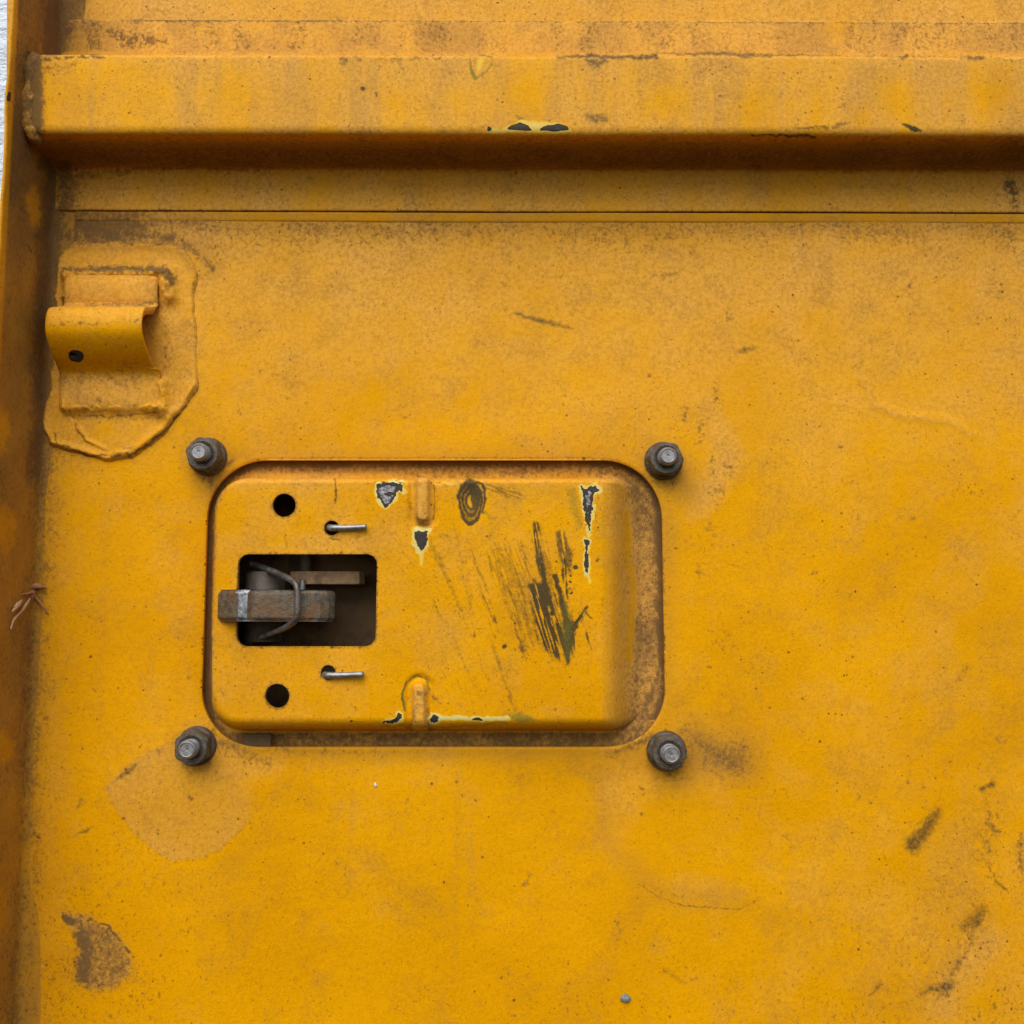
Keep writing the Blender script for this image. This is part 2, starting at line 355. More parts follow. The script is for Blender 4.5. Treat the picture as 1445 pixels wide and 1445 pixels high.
def paint_door(p):
    X, Y = p.X, p.Y
    big = fbm(X, Y, 170, 4, 5); md = fbm(X, Y, 45, 4, 6)
    dust = .52*(1-sstep(250, 760, Y+(big-.5)*260))+.10+.18*(1-sstep(900, 1250, Y))*sstep(.45, .6, big)
    dust = dust+.16*sstep(850, 1350, X)*(sstep(900, 1500, Y)+.4)
    dust = dust*(.65+.7*md)+.25*(1-sstep(40, 140, X))
    p.add('dust', dust*.95)
    p.add('speck', .25+.5*(1-sstep(40, 260, X+(md-.5)*120))*sstep(1000, 1400, Y)+.45*sstep(1000, 1400, X)*sstep(1000, 1350, Y)+.3*(1-sstep(300, 460, Y+(big-.5)*200))+.25*sstep(.55, .7, big))
    # grime in the corner of the side flange and under the cross beam
    xc = 88-Y*.0457
    p.add('grime_and_shade', .62*np.exp(-((X-xc-4)/22)**2)*(.5+md)*(1-.45*sstep(350, 800, Y)))
    p.add('grime_and_shade', .75*(1-sstep(14, 75, (Y-310)+.12*(X-70)+(md-.5)*70))*(1-sstep(150, 380, X+(big-.5)*120))*sstep(296, 300, Y))
    p.stroke('film_and_shade', [(60, 40, 40), (80, 240, 30), (90, 330, 26), (60, 420, 16)], .6, 46); p.stroke('film_and_shade', [(120, 330, 10), (280, 345, 10), (300, 380, 6)], .5, 24)
    p.stroke('film_and_shade', [(330, 645, 6), (860, 645, 6), (940, 730, 5), (942, 980, 6), (900, 1060, 8), (500, 1064, 4), (320, 1050, 10)], .42, 26)
    p.stroke('grime_and_shade', [(60, 180, 20), (80, 270, 14), (66, 330, 16), (62, 420, 8), (60, 600, 3)], .85, 22, br=.30)
    p.add('grime_and_shade', .28*(1-sstep(5, 60, (Y-310)+(md-.5)*60))*sstep(296, 300, Y))
    p.stroke('grime_and_shade', [(88, 334, 9), (160, 330, 8), (245, 336, 6), (275, 356, 5), (298, 378, 3)], .72, 12, 2.2, br=.34)
    p.stroke('grime_and_shade', [(70, 345, 10), (66, 480, 8), (60, 600, 6)], .7, 10)
    # dust and water-edge shapes round the bolts
    d = poly_d(p.wx, p.wy, [(146, 1112), (162, 1140), (190, 1178), (218, 1200), (240, 1214), (275, 1212), (312, 1198), (330, 1180), (352, 1160), (385, 1115), (385, 1060), (330, 1035), (230, 1050), (185, 1075)])
    p.add('film_and_shade', .13*(1-sstep(-2, 2.5, d))*(1-sstep(330, 380, X))); p.add('dust', (.50-.15*sstep(0, 60, -d))*(1-sstep(-2, 2.5, d))*(1-sstep(330, 380, X))); p.stroke('dust', [(330, 1090, 20), (390, 1080, 15)], .5, 30); p.add('grime_and_shade', .24*np.exp(-(d/2.2)**2)*sstep(1105, 1150, Y))
    p.area('dust', [(838, 1085), (842, 1180), (868, 1225), (930, 1130), (1040, 1140), (1050, 1060), (960, 1020), (880, 1060)], .38, 34)
    p.stroke('grime_and_shade', [(980, 1045, 18), (1035, 1075, 22)], .55, 34, 1.5); p.stroke('film_and_shade', [(985, 1045, 26), (1045, 1075, 26)], .5, 36, 1.6)
    p.stroke('grime_and_shade', [(300, 1040, 14), (350, 1065, 12), (380, 1080, 4)], .40, 16)
    p.stroke('grime_and_shade', [(322, 1030, 8), (420, 1062, 5), (560, 1062, 2)], .30, 9)
    p.stroke('grime_and_shade', [(860, 1064, 4), (920, 1040, 7)], .5, 8)
    p.stroke('grime_and_shade', [(838, 1110, 0.6), (842, 1175, .6), (866, 1222, .8)], .36, 1.6, .5)
    p.stroke('grime_and_shade', [(889, 1240, .6), (930, 1266, .9), (965, 1278, 1), (1040, 1283, 1), (1062, 1274, .9), (1076, 1258, .5)], .52, 1.8, .5)
    p.area('dust', [(889, 1235), (930, 1262), (1040, 1280), (1070, 1255), (1000, 1225), (930, 1232)], .30, 14)
    p.stroke('dust', [(985, 720, 18), (1030, 640, 26), (1000, 560, 12)], .65, 22)
    for q in [(965, 575, 5), (985, 600, 8), (1003, 650, 7), (1012, 690, 10), (1000, 740, 9), (985, 790, 6), (1030, 660, 8), (1008, 545, 8)]:
        p.stroke('grime_and_shade', [q, (q[0]+4, q[1]+22, q[2]*.7)], .40, 10, br=.45)
    for (x, y, q_, w_) in [(937, 655, 970, 690), (290, 648, 310, 700), (272, 1055, 300, 1080), (942, 1060, 1010, 1075)]:
        p.stroke('film_and_shade', [(x, y, 26), (q_, w_, 16)], .55, 30)
    for (x, y) in [(937, 655), (290, 648), (272, 1055), (942, 1060)]:
        p.stroke('grime_and_shade', [(x, y, 20), (x+3, y+14, 18)], .55, 13)
    p.stroke('grime_and_shade', [(300, 690, 3), (296, 670, 8), (330, 648, 3)], .5, 9)
    p.stroke('grime_and_shade', [(345, 648, 1), (600, 646, 1), (840, 646, 1), (905, 670, 2), (935, 730, 1.5), (938, 980, 1.5), (905, 1040, 2)], .5, 3.5)
    # rubber and scrape marks
    for a, pts, sf in [(.8, [(1322, 1148, 7), (1305, 1172, 11), (1289, 1192, 13)], 7), (.3, [(1332, 1128, 2), (1320, 1155, 8)], 8),
                   (.8, [(1384, 1114, 3), (1401, 1106, 4)], 3), (.6, [(1392, 1162, 2), (1402, 1172, 4), (1412, 1172, 2)], 4), (.75, [(1406, 1244, 3.2)], 2), (.7, [(1408, 1247, 2), (1424, 1259, 1.5)], 1.5),
                   (.62, [(1362, 1308, 8), (1376, 1298, 12), (1386, 1286, 8)], 6), (.6, [(1362, 1346, 2), (1350, 1362, 5), (1343, 1378, 2)], 4), (.5, [(1372, 1320, .8), (1366, 1350, .8)], 1.2),
                   (.75, [(1300, 1402, 3), (1322, 1395, 7), (1342, 1391, 8)], 6), (.7, [(1243, 1388, 3), (1226, 1405, 1.5)], 3), (.55, [(1403, 1422, 4)], 2.5), (.7, [(1381, 1433, 2)], 1.2),
                   (.5, [(936, 1368, 3), (948, 1376, 3.5), (968, 1388, 2)], 4), (.55, [(712, 437, 3)], 3), (.85, [(728, 443, 2), (760, 452, 3.6), (806, 464, 1.5)], 3), (.5, [(920, 388, 2.5), (945, 388, 3), (962, 384, 1)], 4),
                   (.72, [(1036, 498, 1.5), (1052, 494, 4), (1070, 489, 1)], 3.5), (.4, [(1068, 360, 2), (1090, 355, 3)], 4), (.82, [(192, 1080, 2), (180, 1089, 4.5), (168, 1098, 1.5)], 3), (.5, [(170, 1096, 1.5), (148, 1115, 1)], 2.5),
                   (.5, [(115, 1130, 4), (108, 1140, 2)], 3.5), (.7, [(108, 1179, 1), (120, 1173, 2.4), (134, 1165, 1)], 1.8), (.6, [(224, 1400, 1.5), (225, 1408, 1.5)], 1.5), (.6, [(155, 1434, 3)], 2), (.6, [(28, 1416, 4), (33, 1410, 2)], 2.5),
                   (.72, [(1187, 630, 3)], 1.6), (.8, [(1420, 452, 2.6)], 1.5), (.7, [(917, 530, 3)], 2), (.55, [(964, 586, 3)], 2.5), (.6, [(1083, 650, 2.2), (1084, 655, 1.6)], 1.5), (.62, [(1290, 731, 3)], 2.4), (.45, [(1341, 436, 4)], 3),
                   (.45, [(1413, 417, 5)], 4), (.5, [(130, 972, 3), (135, 975, 2)], 2), (.5, [(64, 1014, 2.5), (70, 1016, 1.5)], 2), (.5, [(1110, 852, 1.6), (1150, 1204, 2)], .1), (.6, [(1000, 942, 3)], 1.5), (.5, [(1365, 942, 5), (1350, 960, 2)], 5),
                   (.5, [(910, 1150, 2.4)], 1.3), (.7, [(905, 1148, 2.8)], 1.2), (.7, [(904, 1111, 2.4), (908, 1113, 2)], 1.2), (.6, [(1342, 1074, 2.6)], 1.3), (.5, [(590, 1401, 2)], 1.5)]:
        if sf < .5: continue
        p.stroke('scuff', pts, a*.80, sf*1.5, .8)
    for (x, y, a) in [(1385, 1180, .6), (1400, 1140, 1.1), (1330, 1240, .4), (1310, 1330, .8), (1400, 1330, .5)]:
        p.stroke('speck', [(x, y, 30)], .95, 30)
    p.stroke('dust', [(1360, 1180, 40), (1290, 1290, 60), (1150, 1250, 50)], .34, 70)
    p.stroke('dust', [(1390, 1330, 30), (1330, 1420, 30)], .7, 40)
    p.stroke('film_and_shade', [(110, 318, 6), (700, 320, 3), (1460, 322, 4)], .34, 22); p.stroke('film_and_shade', [(1395, 1150, 26), (1340, 1240, 30), (1380, 1320, 26), (1290, 1400, 30)], .28, 50, 1.5, br=.42); p.stroke('film_and_shade', [(845, 1090, 10), (858, 1190, 12), (930, 1262, 14), (1040, 1268, 10)], .24, 22)
    p.stroke('grime_and_shade', [(1405, 1150, 8), (1390, 1200, 10), (1405, 1240, 6)], .42, 16, 1.6, br=.42); p.stroke('grime_and_shade', [(1390, 1290, 8), (1360, 1350, 8), (1330, 1400, 12)], .42, 18, 1.6, br=.42); p.stroke('grime_and_shade', [(1440, 1180, 6), (1442, 1240, 6)], .5, 8, br=.4)
    # faint runs, fine scratches and small smudges
    for (x, y0, y1, w_, a) in [(648, 1090, 1380, 5, .16), (668, 1120, 1300, 3, .12), (500, 1080, 1260, 4, .12), (1170, 330, 700, 6, .10), (1290, 900, 1130, 5, .12), (420, 330, 560, 7, .12), (760, 320, 520, 5, .10), (1040, 330, 470, 6, .10), (150, 700, 1000, 8, .12)]:
        p.stroke('film_and_shade', [(x, y0, w_*.5), (x-4, (y0+y1)/2, w_), (x-8, y1, w_*.3)], a, 7, br=.42)
    rs = np.random.RandomState(21)
    for i in range(70):
        x, y = rs.uniform(60, 1440), rs.uniform(330, 1440); a_ = rs.choice([-.5, -.2, .6, 1.2])+rs.randn()*.25; l = rs.uniform(6, 34)
        p.stroke('grime_and_shade' if i % 3 else 'dust', [(x, y, .3), (x+l*.5*math.cos(a_)+rs.randn()*2, y-l*.5*math.sin(a_), .7), (x+l*math.cos(a_), y-l*math.sin(a_), .2)], rs.uniform(.25, .6), 1.1, .4)
    for i in range(60):
        x, y = rs.uniform(60, 1440), rs.uniform(320, 1440)
        p.stroke('grime_and_shade', [(x, y, rs.uniform(2, 6)), (x+rs.randn()*9, y+rs.randn()*7, rs.uniform(1, 4))], rs.uniform(.25, .5), 6, br=.44)
    for i in range(26):
        x, y = rs.uniform(60, 1440), rs.uniform(320, 1440)
        p.stroke('speck', [(x, y, rs.uniform(8, 26)), (x+rs.randn()*25, y+rs.randn()*25, rs.uniform(5, 16))], rs.uniform(.6, 1), 22)
    # burnt brown patch low on the left
    hp = [(88, 1288), (112, 1290), (150, 1307), (168, 1322), (185, 1348), (188, 1368), (166, 1394), (140, 1398), (122, 1394), (106, 1376), (113, 1345), (108, 1318), (94, 1304)]
    p.area('grime_and_shade', hp, .46, 10, 2.0); p.area('film_and_shade', hp, .25, 10); p.stroke('grime_and_shade', [(180, 1375, 12), (200, 1392, 10)], .35, 16, br=.42); p.area('dust', hp, .6, 8)
    p.area('grime_and_shade', [(104, 1315), (130, 1306), (136, 1350), (128, 1396), (104, 1380), (112, 1345)], .75, 16, 1.4); p.area('grime_and_shade', [(104, 1315), (124, 1308), (126, 1350), (120, 1394), (106, 1380), (112, 1345)], .9, 7, 1.4, br=.40); p.area('speck', hp, 1, 14)
    p.stroke('grime_and_shade', [(92, 1296, 5), (102, 1300, 5)], .95, 3, 1)
    p.stroke('grime_and_shade', [(112, 1291, 1), (152, 1306, 1.6), (184, 1344, 1.6)], .9, 1.8, .8, br=.4)
    p.stroke('speck', [(120, 1380, 60), (180, 1400, 60)], .9, 50)
    p.stroke('speck', [(40, 1440, 30), (70, 1100, 20)], .95, 40)
    p.stroke('grime_and_shade', [(38, 1445, 9), (52, 1180, 6), (60, 900, 4)], .42, 14, br=.42)
    p.stroke('grime_and_shade', [(652, 1000, 3), (868, 1230, 3), (870, 1340, 3)], 0, 1)
    p.stroke('grime_and_shade', [(864, 1232, 2), (872, 1300, 4), (870, 1350, 2)], .26, 7, br=.5)
    p.stroke('grime_and_shade', [(900, 1300, 2), (960, 1312, 5)], .2, 8, br=.4)
    # old ridge, paler along its crest
    p.stroke('dust', [(1208, 500, 3), (1215, 530, 4), (1234, 572, 4), (1270, 586, 4), (1340, 594, 4), (1368, 612, 3)], .75, 8)
def hdoor(U, V):
    h = (fbm(U, V, 330, 2, 9)-.5)*13+(fbm(U, V, 110, 2, 10)-.5)*2.6
    h = h*(1-np.exp(-((V-640)/400)**2)*0.0)
    h = h-h.mean()*0
    h = h*sstep(0, 60, np.abs(rrect(U, V, 290, 650, 936, 1053, 90)))*sstep(0, 50, np.abs(V-300))-.6
    h += 1.3*np.exp(-(seg_d(U, V, [(1208, 490, 0), (1216, 530, 0), (1234, 572, 0), (1270, 586, 0), (1340, 594, 0), (1372, 615, 0)])/7)**2)
    k = cut(U, V)
    h -= 1.2*np.exp(-np.maximum(k, 0)/1.0)
    return h
def cut(U, V):
    # opening for the latch: left and right sides splay a little downwards
    t = (V-850)/400.0
    return rrect(U+t*np.where(U < 600, 12.0, -7.0), V, 288, 649, 936.5, 1054, 82)
def fdoor(U, V):
    p = P(U, V, 0); p[..., 1] -= hdoor(U, V)*S; return p
panel = sheet('door_sheet', np.arange(8, 1500, 1.8), np.arange(-70, 1500, 1.8), fdoor, YP, door, keep=cut, lip=6, paint=paint_door)

# ------------------------------------------------------------------ lofted members
def resample(pr, step):
    pr = np.array(pr, float); d = np.concatenate([[0], np.cumsum(np.hypot(*np.diff(pr, axis=0).T))])
    t = np.arange(0, d[-1], step); return np.stack([np.interp(t, d, pr[:, k]) for k in range(pr.shape[1])], 1)
def chaikin(pr, n=2):
    pr = np.array(pr, float)
    for _ in range(n):
        q = [pr[0]]
        for a, b in zip(pr[:-1], pr[1:]): q += [a*.75+b*.25, a*.25+b*.75]
        q.append(pr[-1]); pr = np.array(q)
    return pr
def zy(y, h): return P(722, y, h)[..., 2]/S
# cross beam: hat profile of (z, h)
bp = [(zy(28.5, 0), -1), (zy(29, 5), 4.5), (zy(33, 5), 5), (zy(68, 5), 5), (zy(75, 99)+2, 7), (zy(75, 99)+1, 90), (zy(75, 99)-4, 98), (zy(84, 99), 99.5), (zy(172, 99), 99), (zy(183, 98), 98.5), (zy(191, 94), 94), (zy(195, 86), 85),
      (zy(236, 14), 14), (zy(240, 6), 6.5), (zy(250, 5), 5), (zy(292, 5), 5), (zy(297, 5), 5), (zy(298.2, 5), 3.5), (zy(298.4, 5), -1.0)]
bp = chaikin(bp, 2); bp = resample(bp, 1.8)
XL = P(86, 60, 0)[0]/S
def fbeam(U, V):
    i = np.clip(V, 0, len(bp)-1.001); k = i.astype(int); f = (i-k)[..., None]
    q = bp[k]*(1-f)+bp[k+1]*f
    z, h = q[..., 0], q[..., 1]
    big = sstep(10, 60, h)
    wob = (fbm(U, V, 160, 3, 20)-.5)*2.0*big+(fbm(U, V, 40, 2, 22)-.5)*.5
    x0 = XL-14*0-(1-sstep(0, 30, U))*0
    # a dent and hammered dings on the face
    h = h+wob
    zz = z+(fbm(U, V*0, 300, 2, 21)-.5)*2.0*sstep(0, 1, 1)
    return np.stack([(XL-5+U)*S*np.ones_like(z), -h*S, zz*S], -1)
def paint_beam(p):
    X, Y = p.X, p.Y
    md = fbm(X, Y, 45, 4, 6); big = fbm(X, Y, 150, 3, 16); st = fbm(X, Y*.15, 26, 3, 17)
    p.add('dust', np.clip(.60+(md-.5)*.6+(st-.5)*.7-.35*(1-sstep(60, 300, X))*sstep(80, 90, Y)*(1-sstep(160, 192, Y)), 0, 1))
    p.add('dust', .62*(1-sstep(74, 78, Y))+.3*md*(1-sstep(74, 78, Y)))
    p.add('speck', .35+.3*sstep(.5, .65, md)); p.add('film_and_shade', .17*sstep(.40, .70, st)*(.4+md)*sstep(80, 90, Y)*(1-sstep(180, 190, Y))+.30*sstep(.35, .65, md)*(1-sstep(72, 78, Y))); p.add('film_and_shade', .75*(1-sstep(60, 190, X+(md-.5)*60))*(1-sstep(70, 76, Y))); p.add('film_and_shade', .10*sstep(232, 246, Y)); p.add('film_and_shade', .75*sstep(194, 206, Y)*(1-sstep(228, 244, Y))); p.add('grime_and_shade', .45*sstep(198, 214, Y)*(1-sstep(226, 250, Y+(md-.5)*12)))  # last film and grime terms paint shade onto the beam's underside
    p.add('grime_and_shade', .40*(1-sstep(66, 76, Y))*sstep(.40, .62, st)*(.6+.4*(1-sstep(100, 400, X))))
    p.add('grime_and_shade', .22*sstep(192, 196, Y)*(1-sstep(225, 262, Y+(md-.5)*20)))  # adds to the shade painted on the underside
    p.add('grime_and_shade', .08*sstep(235, 250, Y))
    p.add('grime_and_shade', .70*np.exp(-((X-92)/20)**2)*sstep(190, 240, Y)*(.4+md)); p.add('grime_and_shade', .95*(1-sstep(52, 70, X+(md-.5)*22))*(Y < 200))
    p.stroke('grime_and_shade', [(100, -10, 14), (75, 60, 16), (95, 40, 8)], 1, 22); p.stroke('grime_and_shade', [(90, 250, 6), (200, 238, 4), (420, 238, 1)], .6, 14)
    p.stroke('grime_and_shade', [(140, 35, 5), (175, 55, 10), (230, 58, 8)], .6, 12, br=.4)
    p.stroke('grime_and_shade', [(60, 84, 2), (105, 80, 1.5), (150, 80, 1)], .9, 3, br=.4)
    p.stroke('grime_and_shade', [(110, 92, 8), (62, 98, 6)], .4, 12, br=.4)
    p.stroke('grime_and_shade', [(55, 110, 6), (52, 190, 6)], .8, 6, br=.3)
    p.stroke('grime_and_shade', [(85, 296, 1), (500, 299, 1), (1000, 299, 1), (1500, 301, 1)], .9, 2.2, .2)
    p.stroke('grime_and_shade', [(170, 27, 2), (240, 29, 2), (700, 30, .8), (1450, 33, .8)], .6, 2.2, .3)
    p.stroke('scuff', [(786, 80, 1), (830, 80, 2.5), (925, 81, 3)], .75, 3); p.stroke('scuff', [(826, 84, 4), (842, 90, 8), (856, 84, 3)], .6, 6)
    p.stroke('scuff', [(925, 76, 1), (1010, 76, 3), (1090, 78, 2), (1180, 78, 1)], .6, 2.6); p.stroke('scuff', [(1040, 79, 3), (1075, 80, 2)], .6, 2.4)
    p.stroke('scuff', [(1180, 79, 1), (1300, 80, 1.4), (1445, 84, 1.4)], .45, 3); p.stroke('scuff', [(1368, 82, 4), (1388, 82, 3)], .65, 3); p.stroke('scuff', [(1268, 80, 1), (1278, 79, 3)], .7, 2)
    p.stroke('scuff', [(832, 165, 6), (852, 168, 8)], .55, 7); p.stroke('scuff', [(900, 112, 3), (906, 145, 5), (906, 168, 3)], .32, 6, br=.4); p.stroke('scuff', [(845, 95, 8), (848, 160, 8)], .22, 10, br=.35)
    p.stroke('scuff', [(512, 125, 3.4)], .85, 1.6, .5); p.stroke('scuff', [(530, 131, 1.5), (531, 135, 1.4)], .85, 1.3, .5)
    p.stroke('scuff', [(528, 108, 1), (533, 96, 1), (560, 84, 2), (572, 105, 1)], .4, 3, br=.4); p.stroke('grime_and_shade', [(480, 84, 3), (640, 82, 3)], .45, 6, br=.45)
    # chips on the lower edge
    p.stroke('primer', [(690, 184, 3), (714, 184, 3.5), (735, 178, 8), (780, 180, 8), (806, 185, 2)], .55, 3)
    p.stroke('chip_and_shade', [(718, 182, 1.5), (724, 180, 4), (734, 179, 5.6), (743, 181, 4.5), (750, 184, 1)], 1, 1.6, .4); p.stroke('chip_and_shade', [(764, 183, 2), (774, 181, 4.2), (788, 180, 5), (799, 181, 3), (802, 183, 1)], 1, 1.6, .4)
    p.stroke('chip_and_shade', [(690, 182, 3.2)], .95, 1.4, .5); p.stroke('metal', [(772, 182, .8), (790, 181, 3)], .42, 1.5, .4)
    p.stroke('green', [(727, 165, 2), (745, 172, 2), (760, 174, 2)], .8, 3)
    p.stroke('green', [(664, 82, 2), (666, 100, 3), (671, 112, 1.5), (682, 104, 1)], .95, 2.4); p.stroke('green', [(676, 78, 1), (694, 80, 1.5), (692, 94, 1), (680, 108, 1)], .95, 2)
    p.stroke('primer', [(680, 86, 4), (677, 98, 3)], .38, 4)
    p.stroke('scuff', [(484, 88, 5), (492, 82, 2)], .5, 4)
    p.stroke('scuff', [(1274, 175, 1.5), (1288, 181, 3.5), (1300, 186, 1)], .9, 2); p.stroke('scuff', [(1120, 182, 1.4), (1172, 180, 3), (1195, 175, 2)], .62, 3, br=.3)
    p.stroke('scuff', [(1060, 191, 1.2), (1150, 192, 2)], .85, 2); p.stroke('scuff', [(1184, 152, 3), (1196, 148, 1)], .5, 3)
    # rubbed clean spots
    for q in [(100, 120, 45), (200, 140, 50), (330, 130, 40), (560, 150, 30), (740, 130, 35), (950, 140, 25), (1060, 150, 30), (1255, 130, 22), (1275, 155, 24), (1215, 165, 20), (1400, 130, 30), (1185, 20, 30), (370, 5, 25)]:
        b = np.exp(-(((X-q[0])/q[2])**2+((Y-q[1])/(q[2]*1.1))**2)); p.L['dust'] = p.L['dust']*(1-.75*b)
    p.stroke('grime_and_shade', [(1425, 262, 9), (1432, 285, 6)], .9, 9, br=.45)
nb_ = len(bp)
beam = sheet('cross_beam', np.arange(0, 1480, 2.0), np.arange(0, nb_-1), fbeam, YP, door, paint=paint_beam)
# narrow raised seam below the beam
sp_ = chaikin([(zy(300, 0), -2), (zy(300.5, 1), 2.6), (zy(303, 1), 2.6), (zy(311, 1), 1.2), (zy(313, 0), .1), (zy(314, 0), -2)], 2); sp_ = resample(sp_, 1.2)
def fseam(U, V):
    k = np.clip(V.astype(int), 0, len(sp_)-1); q = sp_[k]
    return np.stack([(XL+36+U)*S*np.ones_like(q[..., 0]), -(q[..., 1]+(fbm(U, V*0, 60, 2, 31)-.5)*.6)*S, (q[..., 0]+(fbm(U, V*0, 200, 2, 30)-.5)*2)*S], -1)
def paint_seam(p):
    md = fbm(p.X, p.Y, 45, 4, 6)
    p.add('dust', .30+.5*(1-sstep(100, 400, p.X))+.3*(md-.5)); p.add('film_and_shade', .12+.2*md); p.add('grime_and_shade', .6*(1-sstep(90, 330, p.X+(md-.5)*200)))
# ------------------------------------------------------------------ side flange on the left
xa, xb = P(88, 0, 0)[0]/S, P(24, 1445, 0)[0]/S
za, zb = P(88, 0, 0)[2]/S, P(24, 1445, 0)[2]/S
fp = chaikin([(34, -.8), (24, .6), (10, 1.5), (2, 7), (0, 20), (-1, 60), (-1, 134), (-1.4, 139.5), (-3.5, 141), (-5.8, 139.5), (-6.2, 132), (-6.2, 40), (-6.2, -60)], 2); fp = resample(fp, 1.8)
def fside(U, V):
    k = np.clip(U.astype(int), 0, len(fp)-1); x = fp[k, 0]; h = fp[k, 1]
    z = za+(zb-za)*V; xc = xa+(xb-xa)*V
    L = V*1445
    x = x+(fbm(L, h, 70, 3, 41)-.5)*5*sstep(3, 60, h)+(fbm(L, h, 16, 2, 42)-.5)*1.6*(1-sstep(5, 40, h))
    h = h+(fbm(L, h*0, 120, 2, 43)-.5)*3*sstep(100, 140, h)
    return np.stack([(xc+x)*S, -h*S, z*S], -1)
def paint_side(p):
    X, Y = p.X, p.Y; md = fbm(X, Y*.5, 40, 4, 6); st = fbm(X*1.4, Y*.2, 20, 3, 19)
    xin = 88-Y*.0457
    p.add('dust', .85*np.ones_like(X)*(.5+.6*md)); g = .16+.25*(md-.4)+.12*(st-.5)+.45*(1-sstep(150, 420, Y))*md
    p.add('grime_and_shade', .95*np.exp(-((X-xin+4+(md-.5)*16)/20)**2)*(.35+.9*md)*(1-.6*sstep(450, 900, Y))); p.stroke('grime_and_shade', [(85, 40, 12), (80, 270, 14), (76, 345, 14), (66, 440, 6)], .9, 16, br=.36); p.stroke('grime_and_shade', [(60, 332, 12), (100, 332, 10), (160, 330, 8)], .75, 12, 2.2, br=.34); p.stroke('grime_and_shade', [(60, 312, 6), (130, 316, 6)], .5, 10, br=.4); p.stroke('speck', [(60, 700, 18), (36, 1445, 22)], .9, 16)
    rim = sstep(0, 6, X-(23-Y*.05)); p.add('grime_and_shade', g*rim*(1-.2*sstep(600, 1200, Y)))
    p.L['dust'] *= .1; p.add('film_and_shade', rim*np.clip(.75+.5*(md-.5)-.25*sstep(700, 1300, Y), 0, 1)); p.add('dust', .35*(1-rim))  # brown film with painted shade over the inner face, rim left light
    p.add('speck', .5*np.ones_like(X))
    for (x, y, rx, ry) in [(48, 292, 10, 30), (8, 745, 15, 34), (2, 610, 12, 34), (5, 1055, 14, 26), (42, 105, 5, 13)]:
        b = (1-sstep(.6, 1.25, np.hypot((p.wx*1.8-X*.8-x)/rx, (p.wy*1.8-Y*.8-y)/ry)))*.6; p.L['film_and_shade'] *= 1-.95*b; p.L['dust'] *= 1-.85*b; p.L['grime_and_shade'] *= 1-.9*b
    p.stroke('grime_and_shade', [(75, 20, 14), (70, 75, 10)], 1, 12); p.stroke('grime_and_shade', [(60, 230, 10), (78, 250, 9)], .9, 12)
    p.stroke('grime_and_shade', [(38, 100, 8), (36, 180, 6)], .75, 8, br=.4)
    p.stroke('chip_and_shade', [(13, 132, 2.2), (12, 140, 2.8)], 1, 1, .3)
    p.stroke('scuff', [(41, 345, 1), (44, 356, 1.2)], .8, 1.4)
side = sheet('side_flange', np.arange(0, len(fp)), np.linspace(-.06, 1.06, 900), fside, YP, door, paint=paint_side)
seam = sheet('seam_strip', np.arange(0, 1460, 2.0), np.arange(0, len(sp_)), fseam, YP, door, paint=paint_seam)
# weld where the beam meets the flange
wp = []
for (x, y, h) in [(40, 78, 98), (35, 100, 100), (32, 125, 100), (29, 150, 101), (30, 172, 99), (38, 190, 95), (46, 200, 84)]: wp.append(P(x+10, y, h-8))
wld = tube('weld_bead', wp, [9, 11, 10, 12, 11, 12, 9], YP, beam, n=20, sub=8, lump=.26, seed=3)
X_, Y_ = proj(np.array([v.co[:] for v in wld.data.vertices])); pt = Paint(X_, Y_); pt.add('dust', .8*np.ones_like(X_)); pt.add('grime_and_shade', .5+.8*(fbm(X_, Y_, 20, 3, 6)-.4)); pt.write(wld.data)
# ------------------------------------------------------------------ hook bracket
plate_poly = [(84, 372), (90, 356), (106, 346), (240, 346), (262, 354), (275, 372), (276, 460), (278, 545), (258, 575), (236, 608), (210, 628), (186, 643), (150, 650), (118, 640), (96, 634), (74, 628), (64, 608), (66, 585), (74, 540), (78, 460)]
BX0, BX1 = P(96, 430, 0)[0]/S, P(226, 430, 0)[0]/S
def dplate(U, V): return poly_d(U+(fbm(U, V, 22, 2, 50)-.5)*7, V+(fbm(U, V, 22, 2, 51)-.5)*6, plate_poly)
def hplate(U, V):
    d = dplate(U, V)
    h = 5.5*sstep(-6, 2.5, -d)-.9
    arm = .35+1.0*sstep(470, 640, V)+.5*(fbm(U, V, 18, 2, 52)-.5)
    h += arm*3.4*np.exp(-((d+3)/5)**2)
    h += 2.2*sstep(590, 610, V)*np.exp(-(seg_d(U, V, [(98, 560, 0), (104, 590, 0), (125, 622, 0), (150, 634, 0)])/3)**2)
    h -= 1.8*np.exp(-(seg_d(U, V, [(110, 600, 0), (104, 580, 0), (100, 565, 0)])/4)**2)
    for (x0, y0, x1, y1, a, r) in [(98, 389, 224, 389, 9, 7), (97, 391, 97, 422, 9, 6), (236, 390, 239, 420, 15, 12), (100, 577, 224, 576, 10, 8), (232, 545, 237, 578, 13, 9), (93, 535, 96, 578, 9, 5), (94, 420, 100, 432, 4, 6), (214, 576, 236, 590, 4, 7)]:
        h += a*np.exp(-(np.maximum(seg_d(U, V, [(x0, y0, 0), (x1, y1, 0)]), 0)/r)**2)*(.75+.6*(fbm(U, V, 9, 2, 53)-.3))
    h += 3*np.exp(-((U-282)**2+(V-392)**2)/130.)+3.2*np.exp(-((U-276)**2+(V-552)**2)/150.)
    h += (fbm(U, V, 30, 3, 54)-.5)*1.3
    return h
def fplate(U, V):
    p = P(U, V, 0); p[..., 1] -= hplate(U, V)*S; return p
